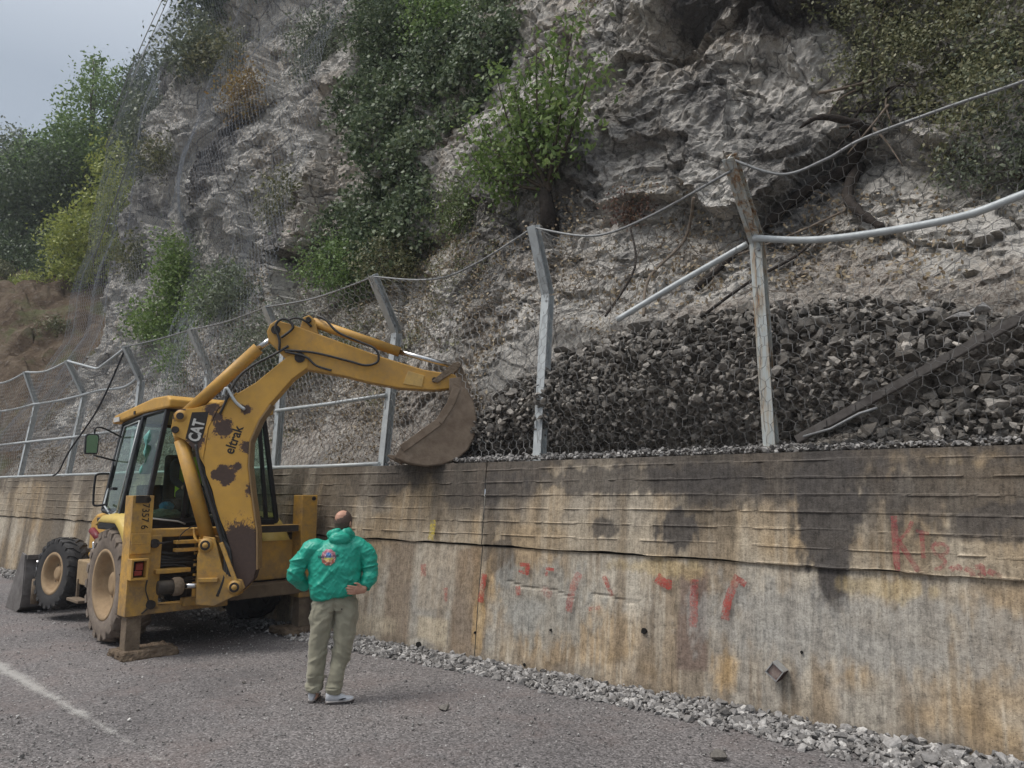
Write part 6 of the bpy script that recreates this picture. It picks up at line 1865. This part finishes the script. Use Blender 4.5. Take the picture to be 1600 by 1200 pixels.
# hair: cropped ring round a bald crown
hm_ = MB(); hp = head(MB(), HEADC, HF)
f_ = Vector(HF).normalized(); r_ = f_.cross(Vector((0, 0, 1))).normalized(); u_ = r_.cross(f_)
vs, fs = [], []; na, nb_ = 40, 26
for i in range(nb_):
    th = R(4 + 112 * i / (nb_ - 1))
    for k in range(na):
        ph = 2 * math.pi * k / na
        a, bb, d = math.sin(th) * math.sin(ph), math.sin(th) * math.cos(ph), math.cos(th)
        low = d < 0
        vs.append(Vector(HEADC) + r_ * a * (.0815 if not low else .0785) + f_ * (bb * (.1025 if not low else .097) - .002) + u_ * (d * .120 if not low else d * .16))
for i in range(nb_ - 1):
    for k in range(na):
        ph = 2 * math.pi * (k + .5) / na; th = R(4 + 112 * (i + .5) / (nb_ - 1))
        d = math.cos(th); fr_ = math.cos(ph) * math.sin(th)                 # forwardness
        bald = math.hypot((math.sin(th) * math.sin(ph) + .12) / .52, (math.acos(max(-1, min(1, d))) * (-math.cos(ph)) - .42) / .60)
        rag_ = float(vn(np.array([[i * .9, k * .9, 3.0]]), 5)[0]) * .22
        if bald < 1.2 + rag_ * 1.6 and d > -.05: continue
        if fr_ > .55 and d < .62: continue                                   # face
        if d < -.22 - .15 * (-math.cos(ph)) : continue
        if fr_ > .25 and d < .1: continue
        fs.append((i * na + k, i * na + (k + 1) % na, (i + 1) * na + (k + 1) % na, (i + 1) * na + k))
hm_.add(vs, fs, True); hr_ = hm_.build('hair', HAIR, man); so = hr_.modifiers.new('t', 'SOLIDIFY'); so.thickness = .003; so.offset = 1
# jacket
b = MB(); X1, Y1 = (1, 0, 0), (0, 1, 0)
tilt = lambda c, k: (c[0], c[1], c[2])
def jr(z, cu, a, bb, sl): return ((cu, -.005, z), a, bb, (1, 0, sl), (0, 1, 0))
rings(b, [jr(.985, .02, .212, .158, .20), jr(1.00, .02, .220, .165, .20), jr(1.06, .018, .238, .178, .16), jr(1.16, .012, .250, .182, .10), jr(1.27, .008, .258, .176, .06), jr(1.37, .008, .262, .162, .05), jr(1.44, .012, .240, .145, .05), jr(1.495, .02, .170, .115, .05), jr(1.535, .035, .105, .095, .05)], 28)
limb(b, [(-.12, 0, 1.43), (-.205, -.005, 1.445), (-.31, .0, 1.345), (-.365, .02, 1.225), (-.36, .035, 1.175)], [.095, .094, .080, .074, .064], 16)
limb(b, [(-.375, .03, 1.215), (-.32, .075, 1.135), (-.250, .11, 1.085)], [.070, .072, .048], 16)
limb(b, [(.14, 0, 1.44), (.225, .01, 1.465), (.315, -.005, 1.355), (.348, -.02, 1.235), (.345, -.03, 1.185)], [.095, .094, .082, .076, .066], 16)
limb(b, [(.358, -.02, 1.225), (.335, -.055, 1.145), (.298, -.10, 1.075)], [.072, .074, .048], 16)
# hood bunched behind the neck
for k in range(11):
    a = R(-205 + 230 * k / 10); ball(b, (.055 + .092 * math.cos(a), .012 + .085 * math.sin(a), 1.575 + .012 * math.sin(k * 2.1) + (.015 if math.sin(a) < 0 else -.01)), (.042, .040, .046), 8)
ball(b, (.045, -.095, 1.545), (.100, .050, .058), 10)
jme = fuse(b, .0062, 3, .5)


def jfold(co, nr):
    u, v, z = co[:, 0], co[:, 1], co[:, 2]
    def fold(ang, along, across, seed, o=2):
        c, s = math.cos(ang), math.sin(ang); a = u * c + z * s; d = -u * s + z * c
        w_ = fbm(np.stack([u * 4, z * 4, v * 4], -1), 2, seed + 40) * 1.2
        return np.maximum(ridge(np.stack([a * along, d * across + w_, v * 5], -1), o, seed), .3) ** 2.2 - .35
    tors = (np.abs(u - .01) < .27)
    low = 1 - sstep(1.05, 1.34, z)
    dd = .032 * fold(R(36), 3.0, 11, 301) * (.30 + .9 * low) * (.5 + .5 * sstep(-.2, .1, u))
    dd = dd + .014 * fold(R(-25), 4.0, 15, 305) * (.3 + .5 * low)
    arm = sstep(.22, .30, np.abs(u))
    dd = dd * (1 - arm) + arm * (.024 * fold(R(15), 3.0, 13, 311) + .013 * fold(R(-30), 4, 14, 315))
    dd = dd + .008 * fold(R(55), 5.0, 22, 341) + .005 * fold(R(-48), 6.0, 26, 345)
    dd = dd + .010 * (fbm(co * 13, 3, 320) - .5)
    hem = np.exp(-((z - (.975 + .2 * (u - .02))) / .018) ** 2) * (np.abs(u) < .26)
    dd = dd - .012 * hem
    hood = sstep(1.53, 1.57, z)
    dd = dd * (1 - hood) + hood * (.022 * (ridge(co * np.array([7, 7, 18]), 3, 330) - .6))
    return co + nr * dd[:, None]


displace(jme, jfold)
jacket = mobj('jacket', jme, GREEN, man); jacket['label'] = 'green nylon windbreaker with a round emblem on the back'
# trousers
b = MB()
rings(b, [((.02, .0, .86), .195, .135, X1, Y1), ((.02, .0, .93), .200, .140, X1, Y1), ((.02, .0, 1.02), .185, .125, X1, Y1), ((.02, .0, 1.07), .178, .118, X1, Y1)], 24)
limb(b, [(-.070, .0, .94), (-.098, -.005, .80), (-.120, .005, .52), (-.150, .035, .20), (-.152, .045, .115)], [.118, .120, .086, .073, .070], 20)
limb(b, [(.112, .0, .94), (.125, -.01, .80), (.105, -.02, .52), (.045, -.03, .20), (.035, -.03, .105)], [.118, .120, .088, .073, .071], 20)
tme = fuse(b, .0065, 4, .5)


def tfold(co, nr):
    u, v, z = co[:, 0], co[:, 1], co[:, 2]
    s = np.where(u > .0, 1.0, -1.0)
    f1 = ridge(np.stack([u * 5, z * 9 + u * 6 * s, v * 6], -1), 2, 401) - .6
    f2 = ridge(np.stack([u * 10 + z * 2.5 * s, z * 3, v * 9], -1), 2, 405) - .6
    ank = 1 - sstep(.12, .34, z)
    f3 = ridge(np.stack([u * 5, z * 26, v * 5], -1), 2, 409) - .6
    seat = np.exp(-((u - .015) / .012) ** 2) * (v < -.03) * sstep(.70, .78, z) * (1 - sstep(.90, .96, z))
    d = .026 * f1 + .026 * f2 + .03 * ank * f3 - .014 * seat + .005 * (fbm(co * 14, 2, 411) - .5)
    return co + nr * d[:, None]


displace(tme, tfold)
trousers = mobj('trousers', tme, KHAKI, man)
pk = MB(); pk.box((.085, -.142, .885), (.012, .006, .012)); pk.build('pocket_button', PIN, trousers)


def shoe(heel, toe, z0=0.0):
    h_, t_ = Vector((*heel, 0)), Vector((*toe, 0)); d = (t_ - h_); L = d.length; d.normalize(); s_ = Vector((d.y, -d.x, 0))
    so_ = MB(); mi = MB(); up_ = MB()
    st_ = [(0.0, .030, .0), (.12, .040, 0), (.4, .038, 0), (.7, .049, 0), (.88, .042, .006), (1.0, .018, .018)]
    rings(so_, [(h_ + d * L * a + Vector((0, 0, .010 + l)), w_, .010, s_, Vector((0, 0, 1))) for a, w_, l in st_], 14)
    rings(mi, [(h_ + d * (L * a * .98 + .004) + Vector((0, 0, .028 + l)), w_ * .98, .014, s_, Vector((0, 0, 1))) for a, w_, l in st_], 14)
    rings(up_, [(h_ + d * (L * .02) + Vector((0, 0, .065)), .026, .040, s_, (0, 0, 1)), (h_ + d * (L * .10) + Vector((0, 0, .070)), .036, .048, s_, (0, 0, 1)), (h_ + d * (L * .30) + Vector((0, 0, .072)), .036, .046, s_, (0, 0, 1)),
                (h_ + d * (L * .50) + Vector((0, 0, .060)), .038, .038, s_, (0, 0, 1)), (h_ + d * (L * .72) + Vector((0, 0, .048)), .044, .026, s_, (0, 0, 1)), (h_ + d * (L * .90) + Vector((0, 0, .044)), .034, .020, s_, (0, 0, 1)), (h_ + d * (L * .97) + Vector((0, 0, .042)), .014, .010, s_, (0, 0, 1))], 16)
    o = mobj('shoe', fuse(up_, .006, 3, .5), SHOEM, man)
    for mb_, nm, mt in ((so_, 'sole', SOLEM), (mi, 'midsole', SOLEW)):
        k = mb_.build(nm, mt, o)
        k.modifiers.new('s', 'SUBSURF').levels = 1
    for j in range(4):
        c = h_ + d * L * (.42 + .07 * j) + Vector((0, 0, .098 - .010 * j)); MB().tube([c - s_ * .022, c + Vector((0, 0, .006)), c + s_ * .022], .004, 5).build('lace', LACE, o)
    MB().tube([h_ + d * L * .45 + s_ * .042 + Vector((0, 0, .045)), h_ + d * L * .58 + s_ * .046 + Vector((0, 0, .052)), h_ + d * L * .70 + s_ * .046 + Vector((0, 0, .060))], [.003, .008, .002], 6).build('side_flash', LACE, o)
    return o


shoe((-.175, .0), (-.115, .265)); shoe((-.045, -.06), (.235, -.045))
# round emblem and lettering printed on the back
nr_, na = 14, 40; vs = [Vector((-.055, -.30, 1.375))]; cols = [(.2, .45, .5)]; fs = []
for i in range(1, nr_ + 1):
    for k in range(na):
        a = 2 * math.pi * k / na; rr_ = .068 * i / nr_ * (1 + (.10 * (k % 4 == 0)) * (i == nr_))
        vs.append(Vector((-.055 + rr_ * math.cos(a), -.30, 1.375 + rr_ * 1.1 * math.sin(a))))
        yy = math.sin(a) * i / nr_; xx = math.cos(a) * i / nr_
        if i > nr_ * .62: c = (.42, .16, .20) if yy > 0.1 else ((.30, .10, .07) if yy < -.1 else (.10, .10, .16))
        elif yy > -.05: c = (.05, .22, .55) if abs(xx) < .35 else (.55, .35, .42)
        else: c = (.50, .48, .10) if yy > -.3 else (.62, .35, .16)
        if (i * 7 + k * 3) % 11 == 0: c = (.7, .62, .55)
        cols.append(c)
fs = [(0, 1 + k, 1 + (k + 1) % na) for k in range(na)]
me = bpy.data.meshes.new('emblem')
fs += [(1 + (i - 1) * na + k, 1 + i * na + k, 1 + i * na + (k + 1) % na, 1 + (i - 1) * na + (k + 1) % na) for i in range(1, nr_) for k in range(na)]
me.from_pydata(vs, [], fs)
ca = np.ones((len(vs), 4), np.float32); ca[:, :3] = cols
me.attributes.new('col', 'FLOAT_COLOR', 'POINT').data.foreach_set('color', ca.ravel())
em, nt, bs = newmat('printed_emblem', .6); nt.links.new(attr(nt, 'col'), bs.inputs['Base Color'])
emb = mobj('emblem', me, em, jacket)
sw_ = emb.modifiers.new('s', 'SHRINKWRAP'); sw_.target = jacket; sw_.wrap_method = 'PROJECT'; sw_.use_project_y = True; sw_.use_positive_direction = True; sw_.use_negative_direction = False; sw_.offset = .003
lt = MB()
for k in range(16):
    x0 = -.150 + .0125 * k; hgt = .020 + .006 * math.sin(k * 2.3)
    vs = [(x0 + (.0065 if (j % 2) else 0), -.30, 1.368 + hgt * (j // 2) / 3 + .0008 * k) for j in range(8)]
    lt.add(vs, [(2 * j, 2 * j + 1, 2 * j + 3, 2 * j + 2) for j in range(3)])
l_ = lt.build('printed_lettering', simple('navy_print', (.02, .03, .06), None, 20, .6), jacket); l_['kind'] = 'stuff'
sw_ = l_.modifiers.new('s', 'SHRINKWRAP'); sw_.target = jacket; sw_.wrap_method = 'PROJECT'; sw_.use_project_y = True; sw_.use_positive_direction = True; sw_.use_negative_direction = False; sw_.offset = .005

# ---- the operator in the cab, facing the digging arm (machine coordinates)
op = empty('person', MO, math.pi - R(5))
tag(op, 'machine operator in yellow hi-vis vest seated inside the cab', 'person')
b = MB(); OF = (-1, -.12, -.05); RX, RY = (0, 1, 0), (1, 0, 0)
head(b, (1.22, .02, 2.74), OF)
limb(b, [(1.30, .02, 2.46), (1.27, .02, 2.56), (1.25, .02, 2.64)], [.07, .058, .056])
rings(b, [((1.33, .02, 1.90), .17, .13, RX, RY), ((1.34, .02, 2.1), .165, .12, RX, RY), ((1.33, .02, 2.32), .19, .125, RX, RY), ((1.32, .02, 2.44), .17, .10, RX, RY), ((1.31, .02, 2.52), .08, .07, RX, RY)])
for s in (1, -1):
    yy = .02 + s * .21
    limb(b, [(1.32, .02 + s * .12, 2.42), (1.32, yy, 2.40), (1.20, yy + s * .05, 2.16)], [.065, .062, .05]); limb(b, [(1.20, yy + s * .05, 2.16), (.97, yy * .95, 2.05)], [.05, .034])
    hand(b, (.96, yy * .95, 2.05), (-1, 0, -.1), (0, -s, 0), (0, 0, 1), 1.0, .9)
    limb(b, [(1.32, .02 + s * .09, 1.96), (.98, .02 + s * .13, 1.97)], [.095, .075]); limb(b, [(.98, .02 + s * .13, 1.97), (.86, .02 + s * .14, 1.68)], [.075, .05])
bm_ = fuse(b, .011, 3, .5); mobj('body', bm_, SKIN, op)
b = MB()
rings(b, [((1.33, .02, 1.92), .19, .15, RX, RY), ((1.34, .02, 2.1), .185, .14, RX, RY), ((1.33, .02, 2.32), .205, .145, RX, RY), ((1.32, .02, 2.45), .18, .115, RX, RY), ((1.31, .02, 2.52), .09, .085, RX, RY)])
vme = fuse(b, .012, 3, .5); mobj('vest', vme, m_cloth('hi_vis_yellow', (.52, .68, .03), .6), op)
b = MB()
for s in (1, -1):
    yy = .02 + s * .21
    limb(b, [(1.32, .02 + s * .12, 2.42), (1.32, yy, 2.40), (1.20, yy + s * .05, 2.16)], [.075, .072, .062]); limb(b, [(1.20, yy + s * .05, 2.16), (1.0, yy * .96, 2.06)], [.062, .045])
    limb(b, [(1.32, .02 + s * .09, 1.96), (.98, .02 + s * .13, 1.97)], [.105, .085]); limb(b, [(.98, .02 + s * .13, 1.97), (.86, .02 + s * .14, 1.68)], [.085, .06])
ball(b, (1.33, .02, 1.98), (.13, .17, .1))
mobj('work_clothes', fuse(b, .012, 3, .5), m_cloth('dark_work_cloth', (.035, .04, .05), .85), op)
b = MB(); ball(b, (1.225, .02, 2.80), (.108, .09, .085)); cap_ = b.build('cap', m_cloth('dark_cap', (.05, .05, .055), .85), op)

# ------------------------------------------------------------------ damp air
hz_ = MB().b2(-640, 640, -640, 640, -1.3, 42).build('haze')
mh, nt, b_ = newmat('damp_air')
nt.nodes.remove(b_)
pv = nd(nt, 'ShaderNodeVolumePrincipled', None, {'Color': (0.86, 0.91, 1.0, 1), 'Density': 0.0009, 'Anisotropy': 0.2})
nt.links.new(pv.outputs[0], nt.nodes['Material Output'].inputs['Volume'])
hz_.data.materials.append(mh)
tag(hz_, 'thin damp haze in the air', 'haze', kind='stuff')
